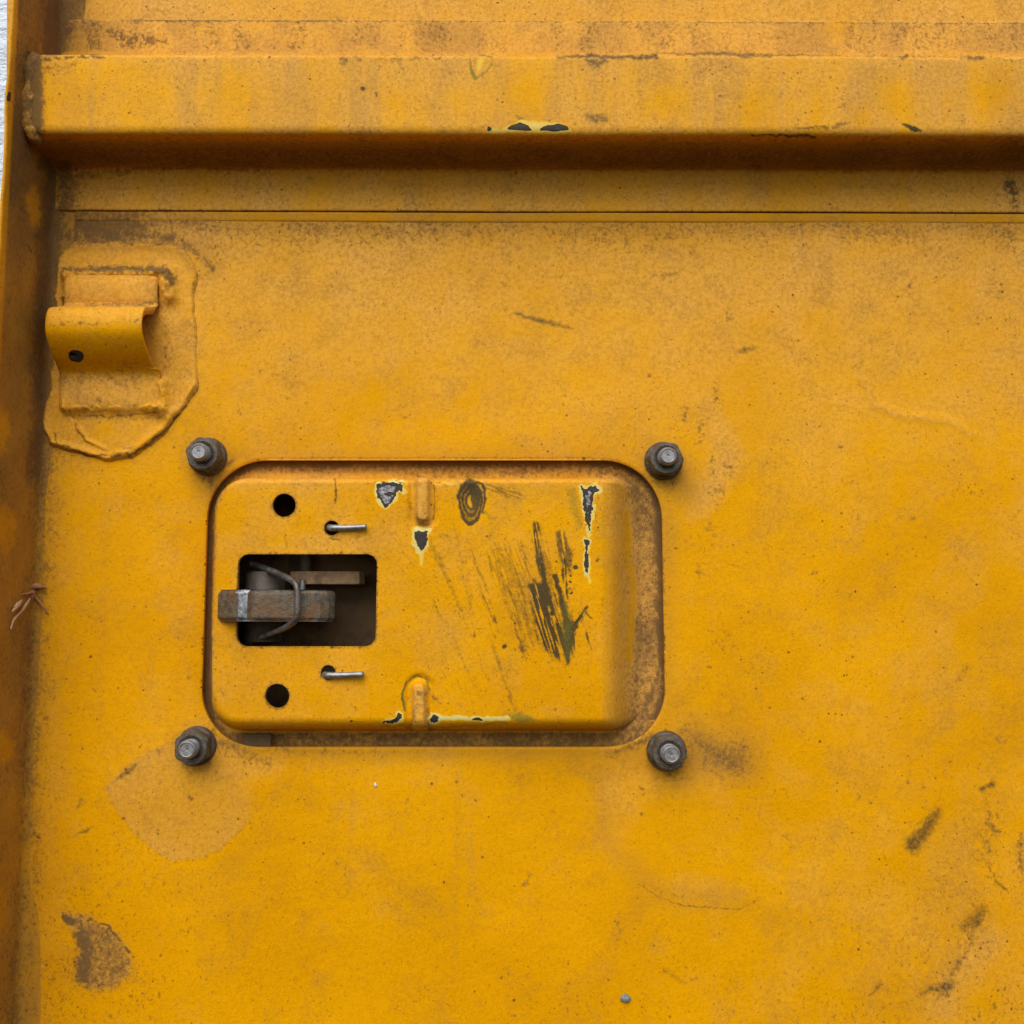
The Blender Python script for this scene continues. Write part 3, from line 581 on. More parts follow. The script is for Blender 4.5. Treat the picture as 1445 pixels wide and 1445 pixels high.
def paint_plate(p):
    X, Y = p.X, p.Y; d = dplate(X, Y); md = fbm(X, Y, 30, 3, 6)
    p.add('dust', .62+.5*(md-.5)-.25*sstep(520, 650, Y)); p.add('speck', .3*np.ones_like(X))
    p.add('grime_and_shade', .5*np.exp(-((d-3)/4)**2)*(1-.3*sstep(450, 640, Y))*(.4+md))
    p.stroke('chip_and_shade', [(100, 502, 4), (116, 504, 4)], 1, 6); p.stroke('grime_and_shade', [(88, 380, 2), (120, 379, 3), (215, 379, 4), (236, 384, 6), (243, 400, 4)], .75, 4); p.stroke('grime_and_shade', [(95, 405, 3), (96, 426, 7), (104, 430, 5)], .85, 5)  # first stroke paints the strap hole's inner shade onto the plate
    p.stroke('grime_and_shade', [(88, 345, 3), (160, 341, 3), (245, 343, 3), (280, 362, 4), (296, 378, 3)], .7, 6, 1.5, br=.32)
    p.stroke('grime_and_shade', [(93, 530, 6), (98, 545, 4)], .75, 5); p.stroke('grime_and_shade', [(110, 586, 1), (160, 588, 1.4), (220, 582, 1.5)], .6, 2.4)
    p.stroke('grime_and_shade', [(96, 380, 4), (228, 380, 5), (246, 392, 4)], .7, 7, 1.3, br=.36); p.stroke('grime_and_shade', [(225, 432, 5), (238, 470, 3), (236, 520, 4)], .45, 9, br=.4); p.stroke('grime_and_shade', [(96, 590, 2), (225, 590, 3)], .4, 6, br=.4); p.stroke('film_and_shade', [(96, 350, 3), (255, 352, 3), (270, 380, 3)], .4, 8)
    p.stroke('grime_and_shade', [(75, 440, 2), (78, 500, 3), (72, 520, 3)], .6, 5, br=.4); p.stroke('grime_and_shade', [(78, 610, 1), (80, 626, 1.4), (130, 644, 1.5), (182, 640, 2)], .7, 2.2)
    p.stroke('grime_and_shade', [(182, 645, 1.5), (235, 606, 2), (268, 568, 1)], .8, 2.6); p.stroke('grime_and_shade', [(274, 400, 1), (275, 470, 1)], .4, 2.5)
    p.stroke('grime_and_shade', [(98, 575, .8), (108, 605, 1), (130, 628, .8)], .7, 1.8); p.stroke('grime_and_shade', [(150, 625, 3), (190, 634, 3)], .4, 5, br=.4)
plate = sheet('hook_plate', np.arange(48, 302, 1.3), np.arange(326, 668, 1.3), fplate, YP, door, keep=lambda U, V: 7-dplate(U, V), paint=paint_plate)
sprof = [(zy(383, 6), 2), (zy(388, 12), 9), (zy(396, 18), 17.5), (zy(410, 20), 19), (zy(424, 18), 17), (zy(431, 14), 14), (zy(435, 20), 22), (zy(435, 48), 50), (zy(436.5, 62), 62), (zy(445, 68), 67.5), (zy(458, 69), 69), (zy(472, 66), 66), (zy(490, 54), 54),
         (zy(506, 40), 39), (zy(519, 24), 24), (zy(529, 14), 15), (zy(540, 13), 13), (zy(566, 14), 14), (zy(578, 11), 11.5), (zy(585, 5), 4.5)]
sprof = resample(chaikin(sprof, 3), 1.4)
def fstrap(U, V):
    i = np.clip(V, 0, len(sprof)-1.001); k = i.astype(int); f = (i-k)[..., None]; q = sprof[k]*(1-f)+sprof[k+1]*f
    h = q[..., 1]; z = q[..., 0]; t = (U-BX0)/(BX1-BX0)
    wob = (fbm(U, V, 26, 3, 60)-.5)*1.8
    bow = -6*sstep(30, 60, h)*0
    # the loop flares a little at its right end, the lower foot is longer
    xx = U+4*(t-.5)*(1-sstep(8, 30, h))+(t > .5)*16*(t-.5)*(z < sprof[len(sprof)*3//4, 0])
    ed_ = np.clip(1-np.minimum(U-BX0, BX1-U)/9, 0, 1); h = h-5.0*(1-np.sqrt(1-ed_*ed_*.96))*(1-sstep(16, 30, h))-1.6*ed_**2
    return np.stack([xx*S, -(h+wob+bow+.8)*S, (z+wob*.4)*S], -1)
kh = int(np.argmin(np.abs(sprof[:, 1]-42)+1000*(np.arange(len(sprof)) < len(sprof)*.5)))
def kstrap(U, V):
    a = np.hypot((U-(BX0+29))/1.0, (V-kh)*1.4/0.95)-5.5
    b = -rrect(U, V*1.4, BX0, -1, BX1, len(sprof)*1.4+1, 5)
    return np.minimum(a, b)
def paint_strap(p):
    X, Y = p.X, p.Y; md = fbm(X, Y, 30, 3, 6)
    p.add('dust', (.62+.5*(md-.5))*(1-sstep(430, 440, Y)*(1-sstep(520, 535, Y)))+.14); p.add('dust', .42*sstep(432, 436, Y)*(1-sstep(452, 470, Y))*(.4+md)); p.add('speck', .35*np.ones_like(X))
    p.stroke('chip_and_shade', [(105, 502, 8.2), (110, 503, 8.2)], 1, 1.2, .15); p.stroke('grime_and_shade', [(76, 458, 1.5), (100, 456, 3), (160, 455, 2), (196, 452, 2)], .42, 3.5, br=.44)  # first stroke paints the hole's dark inside as shade on the strap
    p.stroke('grime_and_shade', [(120, 430, 2), (215, 429, 3)], .5, 3); p.stroke('grime_and_shade', [(100, 535, 3), (200, 548, 4)], .3, 8, br=.4); p.stroke('grime_and_shade', [(140, 565, 3)], .6, 4)
    p.stroke('grime_and_shade', [(70, 470, 1), (70, 520, 1)], .3, 3); p.add('grime_and_shade', .25*sstep(490, 530, Y)*(1-sstep(530, 550, Y))*md*2)
strap = sheet('hook_strap', np.arange(BX0, BX1+.1, 1.4), np.arange(0, len(sprof)-1, 1.0), fstrap, YP, plate, keep=kstrap, paint=paint_strap)
so_ = strap.modifiers.new('thickness', 'SOLIDIFY'); so_.thickness = 10.5*S; so_.offset = -1
bv_ = None
# ------------------------------------------------------------------ latch housing (dark box behind), cover, works
HC = 39.0
def mk_box(name, x0, y0, x1, y1, d0, d1, mat, parent):
    a = P(x0, y0, 0); b = P(x1, y1, 0)
    co = [(x, -d*S, z) for d in (d0, d1) for (x, z) in ((a[0], a[2]), (b[0], a[2]), (b[0], b[2]), (a[0], b[2]))]
    f = [0, 1, 2, 3, 0, 1, 5, 4, 1, 2, 6, 5, 2, 3, 7, 6, 3, 0, 4, 7]
    return mk_mesh(name, np.array(co), f, np.full(5, 4), mat, parent, smooth=False)
def xl(V): return 297-(V-672)*.034
def inset(U, V):
    """distance inside the cover outline and width of its side wall there"""
    d = -rrect(U+(299-xl(V))*(1-sstep(320, 600, U)), V, 299, 669, 916, 1036, 50)
    return d
def hcover(U, V):
    d = inset(U, V)
    wdt = 10+50*sstep(800, 905, U)
    rnd = 13+12*sstep(960, 1000, V)
    topw = 15*sstep(380, 480, U)
    wdt = wdt+topw*np.exp(-((V-669)/40.)**2)*.6
    # right side: long sloping wall
    dr = 908-U
    hr = sstep(0, 62, dr)
    hs = np.sqrt(np.clip(1-(1-np.clip(d/rnd, 0, 1))**2.3, 0, 1))
    t_ = np.clip((914-U)/64, 0, 1); hr = t_-np.sin(2*np.pi*t_)/(2*np.pi)*.55
    h = -19+(HC+19)*np.minimum(hs, 1)*hr
    h = np.where(d < 0, -19, h)
    # swages at top and bottom
    for (x, y0, y1, s_) in ((597, 650, 728, 1), (592, 972, 1060, -1)):
        r = seg_d(U, V, [(x, y0, 0), (x, y1, 0)])
        h += 7.5*(1-sstep(5, 12, r))*sstep(0, 6, d+3)-3.4*np.exp(-((r-16)/4.5)**2)*sstep(0, 6, d)
    h += (fbm(U, V, 120, 2, 70)-.5)*3*sstep(5, 30, d)+(fbm(U, V, 30, 2, 71)-.5)*.7
    h += -4.5*np.exp(-(((U-664)/13)**2+((V-700)/24)**2))
    return h
def kcover(U, V):
    a = rrect(U+(V-846)*.02, V, 335, 782, 531, 912, 15)
    for (x, y, r) in ((401, 713, 16.3), (391, 982, 17), (468, 745, 10.4), (463, 949, 10.4)): a = np.minimum(a, np.hypot(U-x, V-y)-r)
    return a
def fcover(U, V):
    p = P(U, V, HC); p[..., 1] += (HC-hcover(U, V))*S; return p
def paint_cover(p):
    X, Y = p.X, p.Y; md = fbm(X, Y, 40, 4, 6); big = fbm(X, Y, 130, 3, 73)
    d = -rrect(X, Y, 300, 668, 892, 1034, 46)
    dust = .16+.35*(1-sstep(675, 700, Y))+.30*sstep(840, 870, X)+.22*(1-sstep(0, 40, np.abs(Y-760)))*(X < 560)*md+.45*(md-.5)+.12*(X < 520)
    p.add('dust', np.clip(dust, 0, 1)); kc = -cut(X, Y); rimk = sstep(-20, -2, -np.abs(kc)); p.add('film_and_shade', .46*sstep(-3, 2, -d)*(.7+.9*(md-.35))); p.add('grime_and_shade', .95*rimk*(.45+md)*(Y < 1015)); p.add('film_and_shade', .8*rimk*(X < 320)); p.add('grime_and_shade', 1.0*(X < 302)*(d < -1)*sstep(668, 700, Y)); p.add('dust', .95*sstep(-3, 2, -d)); p.add('dust', .75*sstep(860, 885, X)*(.6+.6*md))  # opening rim and left gap: dirt plus the recess's shade painted in
    p.add('speck', .35+.3*md)
    p.add('grime_and_shade', np.clip(.50*sstep(-2, 6, -d)*(.6+.8*(md-.3)), 0, 1)); p.add('grime_and_shade', .30*sstep(872, 900, X)*(.5+md)); p.add('film_and_shade', .20*sstep(852, 872, X)*(1-sstep(905, 925, X))); p.add('grime_and_shade', .35*(1-sstep(668, 684, Y))*(.4+md)*(X > 560))
    p.add('grime_and_shade', .55*sstep(1030, 1036, Y)*(.7+md*.5)); p.add('grime_and_shade', .55*(1-sstep(655, 668, Y)))
    p.stroke('grime_and_shade', [(895, 690, 12), (925, 750, 8), (930, 950, 6), (900, 1030, 10)], .55, 10)
    p.stroke('scuff', [(560, 655, 1), (680, 657, 2), (720, 655, 1)], .4, 4, br=.4)
    for q in [((883, 725, 4), (886, 760, 6), (884, 800, 3)), ((892, 800, 4), (893, 850, 5), (888, 930, 4)), ((866, 800, 3), (866, 900, 3))]:
        m = 1-sstep(-3, 3, seg_d(p.wx, p.wy, q)); p.L['dust'] *= 1-.9*m; p.L['grime_and_shade'] *= 1-.9*m
    # edge wear: bare spots with pale primer round them
    def worn(poly, halo=6, metal=True, a=.9):
        dd = poly_d(p.X+(p.wx-p.X)*.6+(fbm(p.X, p.Y, 3.2, 2, 91)-.5)*4.5, p.Y+(p.wy-p.Y)*.6+(fbm(p.X, p.Y, 3.2, 2, 92)-.5)*4.5, poly)
        hw = halo*(.15+1.5*fbm(p.X, p.Y, 12, 2, 90)); p.add('primer', (1-sstep(hw*.1, hw*1.25, dd))*.95*sstep(.25, .5, fbm(p.X, p.Y, 7, 3, 95)))
        p.add('chip_and_shade', 1-sstep(-1, 1.2, dd))
        if metal: p.add('metal', (1-sstep(-2, 1.5, dd+3.4))*a*sstep(.30, .46, fbm(p.X, p.Y, 6, 3, 93)))
    worn([(531, 684), (546, 681), (569, 683), (568, 694), (562, 690), (556, 704), (544, 718), (536, 708), (532, 696)], 6)
    worn([(584, 749), (605, 749), (601, 770), (594, 778), (588, 766)], 6, False); p.stroke('primer', [(594, 776, 5), (596, 796, 1.5)], .6, 3)
    worn([(820, 686), (828, 690), (840, 685), (846, 690), (838, 697), (836, 715), (831, 752), (826, 730), (822, 700)], 5)
    worn([(825, 762), (831, 762), (829, 780), (831, 800), (827, 810), (824, 795), (827, 780)], 4, False); p.stroke('primer', [(829, 806, 3), (831, 822, 1)], .6, 2)
    worn([(538, 1018), (556, 1015), (562, 1006), (568, 1009), (566, 1016), (552, 1021)], 4, True); worn([(606, 1014), (612, 1008), (620, 1012), (618, 1018), (609, 1020)], 4, True)
    p.stroke('primer', [(620, 1013, 3), (660, 1013, 3.2), (716, 1014, 3)], .85, 2.2); p.stroke('chip_and_shade', [(667, 1014, .6), (676, 1014, 2.2), (682, 1014, .4)], 1, 1)
    p.stroke('chip_and_shade', [(512, 682, .4), (560, 679, .7), (572, 681, .6)], .65, 1); p.stroke('primer', [(612, 683, 1), (644, 682, 1.8)], .45, 1.8)
    p.stroke('green', [(716, 1010, 3), (735, 1013, 8), (755, 1016, 4)], .75, 6); p.stroke('green', [(538, 1024, 2), (620, 1026, 2), (715, 1020, 2)], .7, 4)
    p.stroke('green', [(806, 694, 8), (812, 720, 8), (818, 742, 4)], .55, 10); p.stroke('scuff', [(812, 724, 3), (818, 742, 3)], .35, 5, br=.4)
    # ridged oval rub
    r = np.hypot((p.wx*.6+X*.4-664)/17.5, (p.wy*.6+Y*.4-708)/34.0)
    arm = (1-sstep(.95, 1.03, r)); ring = .5+.5*np.sin(r*24+1.0*np.sin(Y*.15))
    p.add('scuff', arm*(.60+.6*sstep(.35, .75, ring))*sstep(0, .4, r)*.95); p.stroke('scuff', [(664, 684, 6), (672, 698, 8), (670, 716, 5)], 1, 3)
    p.stroke('scuff', [(652, 684, 2), (647, 700, 2.5), (652, 728, 2)], .85, 2.4); p.stroke('scuff', [(654, 681, 1.5), (668, 678, 1.5), (681, 684, 2), (684, 704, 2.2), (681, 722, 2)], .9, 2)
    p.stroke('green', [(684, 722, 3), (696, 738, 1)], .6, 3)
    p.stroke('scuff', [(685, 688, 6), (705, 692, 8), (734, 700, 5)], .55, 7, streak=.35)
    # long rubber streaks
    p.stroke('scuff', [(757, 745, 6), (762, 790, 8), (770, 830, 6)], .55, 7, streak=1.45); p.stroke('scuff', [(792, 765, 10), (800, 800, 10)], .5, 8, streak=1.4)
    p.area('scuff', [(738, 812), (800, 812), (812, 870), (814, 930), (775, 934), (748, 900)], .42, 12, streak=1.30); p.stroke('green', [(800, 860, 10), (802, 925, 9)], .5, 12); p.stroke('scuff', [(795, 850, 6), (801, 890, 8), (802, 922, 6)], .75, 5, streak=1.4)
    p.stroke('scuff', [(757, 740, 4), (757, 752, 6), (760, 780, 7), (765, 806, 7), (768, 822, 5)], .82, 3, streak=1.45)
    p.stroke('scuff', [(762, 790, 3), (766, 812, 4), (772, 840, 5), (780, 865, 3)], .95, 2.5)
    p.stroke('scuff', [(750, 818, 1), (760, 826, 2.5), (774, 822, 1)], .8, 1.8); p.stroke('scuff', [(771, 836, 4), (779, 862, 4)], .9, 2, streak=0.1)
    p.area('scuff', [(744, 822), (774, 822), (792, 855), (804, 905), (800, 938), (778, 926), (758, 905), (750, 860)], .95, 6, streak=1.28); p.area('scuff', [(750, 750), (775, 760), (806, 900), (790, 930), (765, 880)], .45, 9, streak=1.33)
    p.area('scuff', [(690, 760), (745, 770), (760, 900), (745, 930), (715, 860), (690, 810)], .36, 10, streak=1.25)
    p.area('green', [(700, 880), (740, 930), (735, 1000), (705, 1000)], .25, 12, streak=1.3)
    p.stroke('scuff', [(790, 752, 5), (793, 765, 10), (798, 785, 11), (801, 798, 6)], .66, 5, streak=1.4)
    p.stroke('scuff', [(783, 812, 3), (792, 846, 4), (800, 876, 4.5), (804, 900, 6), (802, 922, 3), (800, 938, 1)], .97, 2.2)
    p.stroke('scuff', [(796, 790, 4), (796, 820, 3), (800, 850, 4), (806, 880, 5)], .9, 3, streak=1.5)
    p.stroke('scuff', [(805, 892, 8), (812, 882, 6), (820, 866, 5), (828, 858, 3)], .92, 3, streak=-.9); p.stroke('scuff', [(820, 868, 2), (828, 885, 3.5), (829, 905, 2), (833, 917, 1)], .85, 2.5, streak=1.2)
    p.stroke('scuff', [(806, 890, 9), (808, 912, 6), (812, 925, 2)], .85, 4, streak=1.5); p.stroke('scuff', [(825, 862, 1), (836, 872, 2)], .8, 2)
    for (x, y, r_) in [(804, 792, 1.8), (803, 803, 1.6), (805, 812, 2), (804, 822, 1.8), (803, 829, 1.4), (806, 837, 2.2), (812, 800, 3.2), (806, 783, 1.6)]: p.stroke('scuff', [(x, y, r_)], 1, 1.2)
    p.stroke('scuff', [(688, 782, 1), (694, 800, 1.8), (696, 813, 1)], .6, 2.2); p.stroke('scuff', [(721, 862, 1.2), (728, 890, 1.4), (736, 915, 3), (739, 922, 2)], .62, 2.6)
    p.stroke('scuff', [(712, 912, 3.6)], .8, 1.4, .4); p.stroke('scuff', [(698, 871, 2.5), (700, 878, 3)], .62, 2.2); p.stroke('scuff', [(622, 756, 5), (632, 757, 5)], .34, 3)
    p.stroke('scuff', [(841, 793, 2), (845, 790, 1)], .7, 1.4); p.stroke('scuff', [(472, 676, .8), (474, 690, 1.6), (473, 700, 2.6), (472, 710, 1.4)], .72, 1.6)
    p.stroke('scuff', [(464, 758, 1.2), (474, 761, 2), (482, 762, 1)], .6, 1.8); p.stroke('scuff', [(498, 758, 2), (516, 756, 2)], .42, 3, br=.42)
    rs = np.random.RandomState(5)
    for i in range(46):
        x, y = rs.uniform(310, 840), rs.uniform(690, 1020); a_ = rs.choice([-1.2, -1.35, -.2, .5])+rs.randn()*.2; l = rs.uniform(5, 26)
        p.stroke('grime_and_shade' if i % 2 else 'scuff', [(x, y, .2), (x+l*.5*math.cos(a_), y-l*.5*math.sin(a_), .8), (x+l*math.cos(a_), y-l*math.sin(a_), .2)], rs.uniform(.25, .6), 1.0, .5)
    p.stroke('film_and_shade', [(690, 700, 8), (800, 700, 10)], .22, 16, br=.42); p.stroke('film_and_shade', [(540, 780, 14), (640, 900, 20)], .14, 26, br=.4)
    for (x0, y0, x1, y1, a) in [(575, 705, 650, 860, .4), (660, 760, 700, 900, .45), (700, 770, 742, 925, .5), (718, 765, 752, 915, .5), (640, 740, 668, 880, .35), (735, 760, 757, 900, .5), (600, 830, 680, 985, .3), (690, 900, 728, 1005, .4)]:
        p.stroke('scuff', [(x0, y0, 2), ((x0+x1)/2+2, (y0+y1)/2, 6), (x1, y1, 3)], a, 5, streak=1.2)
    # faint outlines left by an old label
    for q in [[(511, 684, .3), (520, 710, .5), (548, 748, .5), (570, 780, .5), (600, 815, .5), (655, 870, .3)], [(655, 770, .3), (662, 850, .5), (672, 915, .6), (690, 965, .4), (715, 1000, .3)], [(613, 820, .3), (655, 875, .4), (670, 910, .5)], [(700, 770, .4), (716, 860, .5), (738, 930, .3)]]:
        p.stroke('grime_and_shade', q, .42, 1.7, .5)
    p.stroke('green', [(572, 1002, 1.6), (568, 980, 2), (574, 962, 1.6), (588, 952, 1.2), (602, 958, 1.6), (607, 975, 1.2)], .95, 1.6, .6); p.stroke('scuff', [(571, 1002, .8), (567, 985, 1.4), (574, 961, 1)], .8, 1.3, .5)
    p.stroke('scuff', [(611, 984, 1.5), (618, 990, 1.5), (622, 994, .6)], .6, 2); p.stroke('grime_and_shade', [(585, 996, 3), (580, 1026, 5)], .4, 5); p.stroke('grime_and_shade', [(604, 1000, 3), (605, 1028, 4)], .5, 4); p.stroke('grime_and_shade', [(588, 978, 3), (600, 979, 3)], .5, 4)
    p.stroke('dust', [(597, 678, 13), (597, 738, 13)], .8, 5); p.stroke('dust', [(592, 975, 12), (592, 1030, 12)], .75, 5); p.stroke('grime_and_shade', [(612, 682, .8), (614, 710, .8), (611, 732, 1.4)], .72, 1.8, .5); p.stroke('grime_and_shade', [(596, 738, 8)], .35, 5)
    for (x, y, r_) in ((401, 713, 16.3), (391, 982, 17), (468, 745, 10.4), (463, 949, 10.4)): p.add('grime_and_shade', .5*np.exp(-((np.hypot(X-x, Y-y)-r_)/2.5)**2))
    p.add('grime_and_shade', .45*np.exp(-(kcover(X, Y)/3.0)**2)); p.stroke('dust', [(330, 772, 6), (520, 774, 6)], .5, 8); p.stroke('dust', [(330, 950, 8), (430, 925, 8)], .45, 14)
cover = sheet('latch_cover', np.arange(262, 962, 1.3), np.arange(630, 1078, 1.3), fcover, YP, door, keep=kcover, lip=7, paint=paint_cover)
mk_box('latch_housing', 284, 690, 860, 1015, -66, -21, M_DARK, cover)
# lever: thick plate standing out of the window, its edge to the viewer
yt, yb = 834.0, 874.0
def lever(name, poly, y0, y1, dref, mat, parent, bev=2.2):
    """poly of (px, depth); extruded vertically between image rows y0 and y1 measured at depth dref"""
    z0 = P(400, y0, dref)[2]; z1 = P(400, y1, dref)[2]
    pts = [np.array([P(x, (y0+y1)/2, d)[0], -d*S]) for x, d in poly]
    n = len(pts); c = sum(pts)/n
    rings = []
    for (z, k) in ((z0, bev), (z0-bev*S, 0), (z1+bev*S, 0), (z1, bev)):
        rings.append([(p[0]+(c[0]-p[0])/np.linalg.norm(c-p)*k*S, p[1]+(c[1]-p[1])/np.linalg.norm(c-p)*k*S, z) for p in pts])
    co = np.array([q for r in rings for q in r]); F_ = []; sz = []
    for i in range(3):
        for k in range(n): F_ += [i*n+k, (i+1)*n+k, (i+1)*n+(k+1) % n, i*n+(k+1) % n]; sz.append(4)
    F_ += list(range(n-1, -1, -1)); sz.append(n); F_ += [3*n+k for k in range(n)]; sz.append(n)
    return mk_mesh(name, co, F_, np.array(sz), mat, parent, smooth=False)
lv = lever('latch_lever', [(312, 8), (306, 34), (308, 42), (331, 62), (336, 64.5), (343, 65), (349, 64), (356, 60), (380, 58), (410, 57), (436, 56), (452, 52), (464, 45), (472, 37), (474, 26), (470, -20), (380, -40), (330, -20)], 832, 877, 58, M_LEVER, cover, 5)
tip = metal_material('rubbed_steel', (0.12, 0.12, 0.115), (0.34, 0.35, 0.37), (0.11, 0.085, 0.055), .30, .6, 7, 1.4, .50)
lv.data.materials.append(tip)
for pg in lv.data.polygons:
    c = pg.center; X1, Y1 = proj(np.array(c[:])[None]); 
    if 335 < X1[0] < 350 and -c[1]/S > 57: pg.material_index = 1
lv.modifiers.new('soft_edges', 'BEVEL'); lv.modifiers['soft_edges'].width = 1.5*S; lv.modifiers['soft_edges'].segments = 2
# ochre plate and spindle deeper in the window
lever('catch_plate', [(408, -34), (410, -16), (418, -12), (500, -12), (507, -14), (515, -30), (515, -60), (410, -60)], 806, 824, -12, M_TAN, cover, 1.5)
def cyl_z(name, x, d, r, y0, y1, mat, parent, n=28):
    c = P(x, (y0+y1)/2, d); z0 = P(x, y0, d)[2]; z1 = P(x, y1, d)[2]
    co = []
    for (z, k) in ((z0, .9), (z0-1.5*S, 1), (z1+1.5*S, 1), (z1, .9)):
        for i in range(n):
            a = 2*math.pi*i/n; co.append((c[0]+math.cos(a)*r*k*S, c[1]+math.sin(a)*r*k*S, z))
    F_ = []; sz = []
    for j in range(3):
        for i in range(n): F_ += [j*n+i, (j+1)*n+i, (j+1)*n+(i+1) % n, j*n+(i+1) % n]; sz.append(4)
    F_ += list(range(n)); sz.append(n); F_ += [3*n+i for i in range(n)]; sz.append(n)
    return mk_mesh(name, np.array(co), F_, np.array(sz), mat, parent)
cyl_z('spindle', 374, -8, 28, 807, 905, M_SPIN, cover)
cyl_z('guide_pin', 431, -40, 9, 770, 812, M_NUT, cover)
cyl_z('rivet', 427, -10, 4, 818, 832, M_STUD, cover)
sw = [(356, 796, 0), (372, 801, 12), (398, 812, 40), (411, 819, 58), (418, 826, 66), (420, 838, 68), (420, 853, 68), (419, 868, 67), (414, 878, 62), (398, 888, 44), (372, 898, 20), (348, 908, -6)]
tube('spring_wire', [P(*q) for q in sw], 4.3, M_WIRE, cover, n=14, sub=6)
def pin(y, x0, x1, hx):
    a = P(hx, y, -6); b = P(hx+2, y, HC-2); 
    tube('cotter_pin', [P(hx-3, y-1, HC-22), P(hx-1, y-.5, HC-4), P(hx+6, y, HC+3), P((x0+x1)/2, y-.5, HC+5), P(x1, y-1.5, HC+7)], [5, 5, 4.6, 4, 4.2], M_WIRE if False else M_STUD2, cover, n=14, sub=6)
M_STUD2 = metal_material('dull_pin_steel', (0.22, 0.21, 0.19), (0.34, 0.33, 0.31), (0.17, 0.14, 0.11), .36, .7, 6, .5)
pin(745, 476, 516, 466); pin(953, 470, 512, 460)
mk_t = lever('clamp_tab', [(345, -10), (345, -2), (382, -2), (382, -10)], 1036, 1053, -3, M_DARK, cover, 1)
# ------------------------------------------------------------------ bolts: flange nut and stud, first built then copied
def hexr(R):
    def f(a):
        a = (a % (math.pi/3))-math.pi/6
        return R*math.cos(math.pi/6)/math.cos(a)*(1-.02*(abs(a)/(math.pi/6))**6)
    return f
def mk_bolt(c):
    R = 25.6
    prof = [(20, -3), (26.5, -1), (27.4, 1.5), (26.8, 4.5), (25, 7.5), (hexr(R), 9), (hexr(R), 20), (hexr(R), 23.5), (lambda a: min(hexr(R)(a), 24.2), 26.2), (lambda a: min(hexr(R)(a)*.97, 22.6), 28), (21.4, 29.4), (17.5, 29.9), (15.2, 29.0), (13.0, 27), (12.6, 22)]
    # edge lines of the hexagon dip between its corners as on a chamfered nut
    co, F_, sz = lathe(prof, 72, c)
    nut = mk_mesh('mounting_bolt', co, F_, sz, M_NUT, door)
    nut.data.polygons.foreach_set('use_smooth', [True]*len(sz))
    tp = [(12.2, 20)]
    h = 23
    while h < 40: tp += [(12.7, h), (12.7, h+.5), (11.6, h+1.6), (11.6, h+1.9)]; h += 3.0
    tp += [(12.6, 42), (12.4, 43), (10.2, 46.2), (9.6, 46.6), (9.0, 46.0), (8.5, 45.7), (2.4, 45.7), (1.8, 45.2), (.4, 45.0)]
    co, F_, sz = lathe(tp, 40, c); st = mk_mesh('threaded_stud', co, F_, sz, M_STUD, nut)
    es = nut.modifiers.new('crisp', 'EDGE_SPLIT'); es.split_angle = math.radians(28)
    es = st.modifiers.new('crisp', 'EDGE_SPLIT'); es.split_angle = math.radians(28)
    return nut
tips = [(280, 637), (943, 643), (263.5, 1058), (947.5, 1065)]
# geometry round its own origin so that copies can be turned
nut0 = mk_bolt(np.zeros(3))
def put_bolt(n, tipxy, rz, grp=True):
    q = P(tipxy[0], tipxy[1], 46)
    n.matrix_parent_inverse = Matrix.Translation(-Vector(ROOTLOC))
    n.location = (q[0], 0, q[2]); n.rotation_euler = (0, rz, 0)
for i, (t, a) in enumerate(zip(tips, (.25, .12, .5, -.1))):
    if i == 0: b = nut0
    else:
        b = nut0.copy(); COL.objects.link(b); b.parent = door
        for ch in nut0.children:
            c2 = ch.copy(); COL.objects.link(c2); c2.parent = b
    put_bolt(b, t, a); b['group'] = 'bolts round the latch opening'
# ------------------------------------------------------------------ bits lying on the door
def lump(name, px, py, r, h, mat, label, cat, seed, sx=1.0, rot=0):
    rg = np.random.RandomState(seed); c = P(px, py, 0); n = 10; co = []; F_ = []; sz = []
    m = 6
    for j in range(m):
        ph = math.pi*(j+.5)/m
        for k in range(n):
            a = 2*math.pi*k/n; q = r*(1+.35*(rg.rand()-.5)); u = math.cos(a)*math.sin(ph)*q*sx; v = math.sin(a)*math.sin(ph)*q
            co.append((u*math.cos(rot)-v*math.sin(rot), -math.cos(ph)*h, u*math.sin(rot)+v*math.cos(rot)))
    co = np.array(co)*S
    for j in range(m-1):
        for k in range(n): F_ += [j*n+k, (j+1)*n+k, (j+1)*n+(k+1) % n, j*n+(k+1) % n]; sz.append(4)
    F_ += list(range(n)); sz.append(n); F_ += [(m-1)*n+k for k in range(n)]; sz.append(n)
    o = mk_mesh(name, co, F_, np.array(sz), mat, None, smooth=False)
    hh = float(hdoor(np.array([[float(px)]]), np.array([[float(py)]]))[0, 0])
    o.location = (c[0], -(hh+h*.5)*S, c[2]); o['label'] = label; o['category'] = cat; return o
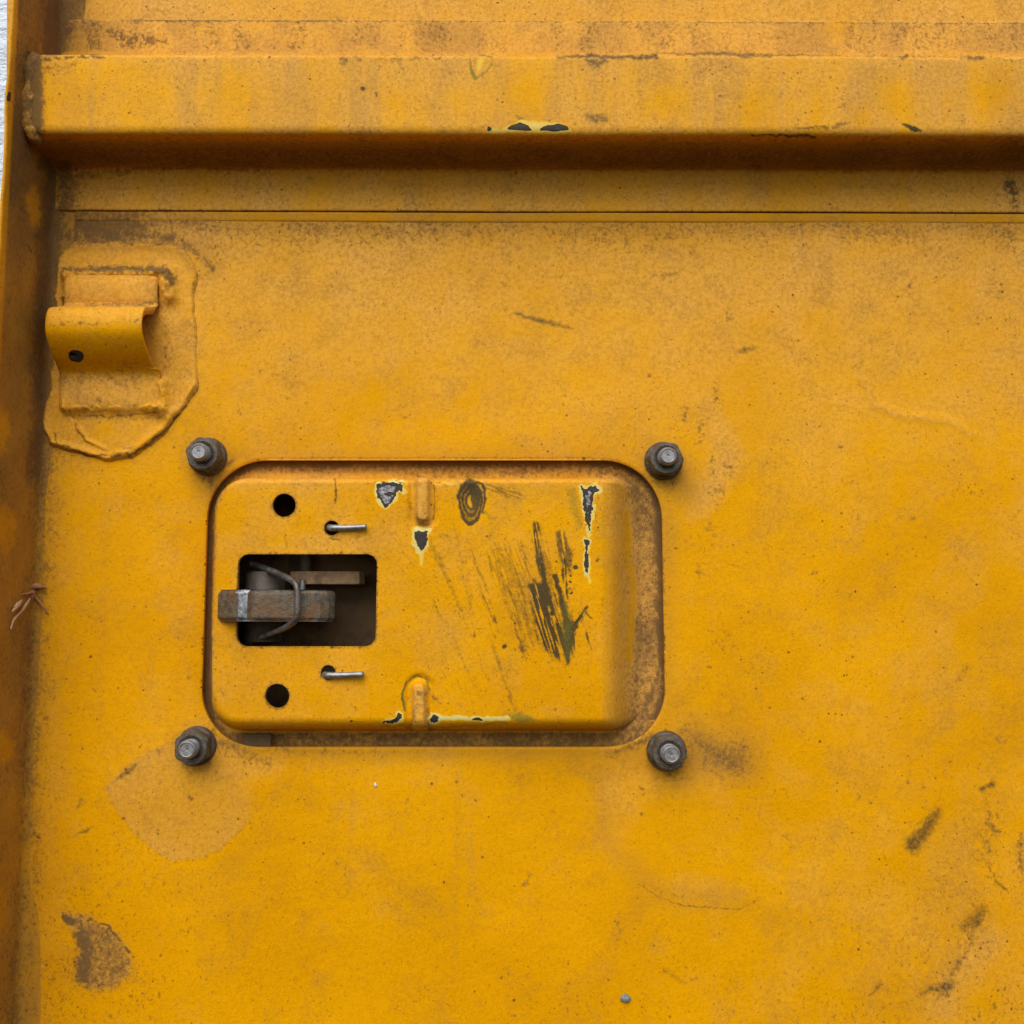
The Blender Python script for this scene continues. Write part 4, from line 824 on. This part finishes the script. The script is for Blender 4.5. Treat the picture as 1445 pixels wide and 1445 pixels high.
M_GRIT = metal_material('grey_grit', (0.12, 0.14, 0.12), (0.25, 0.27, 0.23), (0.12, 0.12, 0.11), .8, 0, 3, .6)
M_PALE = metal_material('pale_flake', (0.62, 0.58, 0.52), (0.75, 0.70, 0.62), (0.5, 0.42, 0.33), .7, 0, 3, .4)
M_HUSK = metal_material('dry_husk', (0.30, 0.11, 0.035), (0.42, 0.19, 0.07), (0.30, 0.13, 0.04), .6, 0, 6, .6)
M_HUSK2 = metal_material('pale_dry_husk', (0.48, 0.25, 0.12), (0.60, 0.34, 0.18), (0.5, 0.3, 0.16), .6, 0, 6, .6)
lump('grit_grain', 882, 1408, 5.5, 4, M_GRIT, 'small grey-green grain of grit stuck low on the yellow panel', 'grit', 3, 1.25)
lump('paint_flake', 530, 1107, 3.2, 2, M_PALE, 'tiny whitish flake on yellow sheet just below the latch cover', 'flake', 5, .7, .3)
husk = bpy.data.objects.new('dry_plant_scrap', None); COL.objects.link(husk); hl = P(45, 835, 12); husk.location = Vector(hl); husk.empty_display_size = .005
husk['label'] = 'dry brown husk scrap caught in the corner of the side flange'; husk['category'] = 'plant scrap'
def hpart(name, pts, r, mat, flat=.45):
    o = tube(name, [P(*q) for q in pts], r, mat, None, n=8, sub=5, lump=.25, seed=len(pts))
    o.parent = husk; o.matrix_parent_inverse = Matrix.Translation(-Vector(hl)); return o
hpart('husk_shell', [(42, 828, 14), (50, 827, 12), (58, 828, 9), (66, 829, 7)], [2.5, 5, 3.5, .8], M_HUSK)
hpart('stalk', [(48, 840, 12), (56, 850, 9), (68, 866, 6)], [2, 1.5, 1.2], M_HUSK)
hpart('stalk', [(46, 836, 18), (36, 838, 34), (28, 840, 48)], [2, 1.6, .8], M_HUSK)
hpart('husk_blade', [(30, 848, 46), (24, 855, 58), (17, 863, 72)], [2, 3.4, 1], M_HUSK2)
hpart('husk_blade', [(42, 845, 22), (32, 860, 42), (20, 874, 66), (15, 888, 76)], [1.4, 2.2, 1.6, 1], M_HUSK2)
for q, m in (([(46, 833, 13), (44, 842, 14), (40, 850, 15)], M_HUSK),): hpart('husk_shell', q, [4, 5, 2], m)
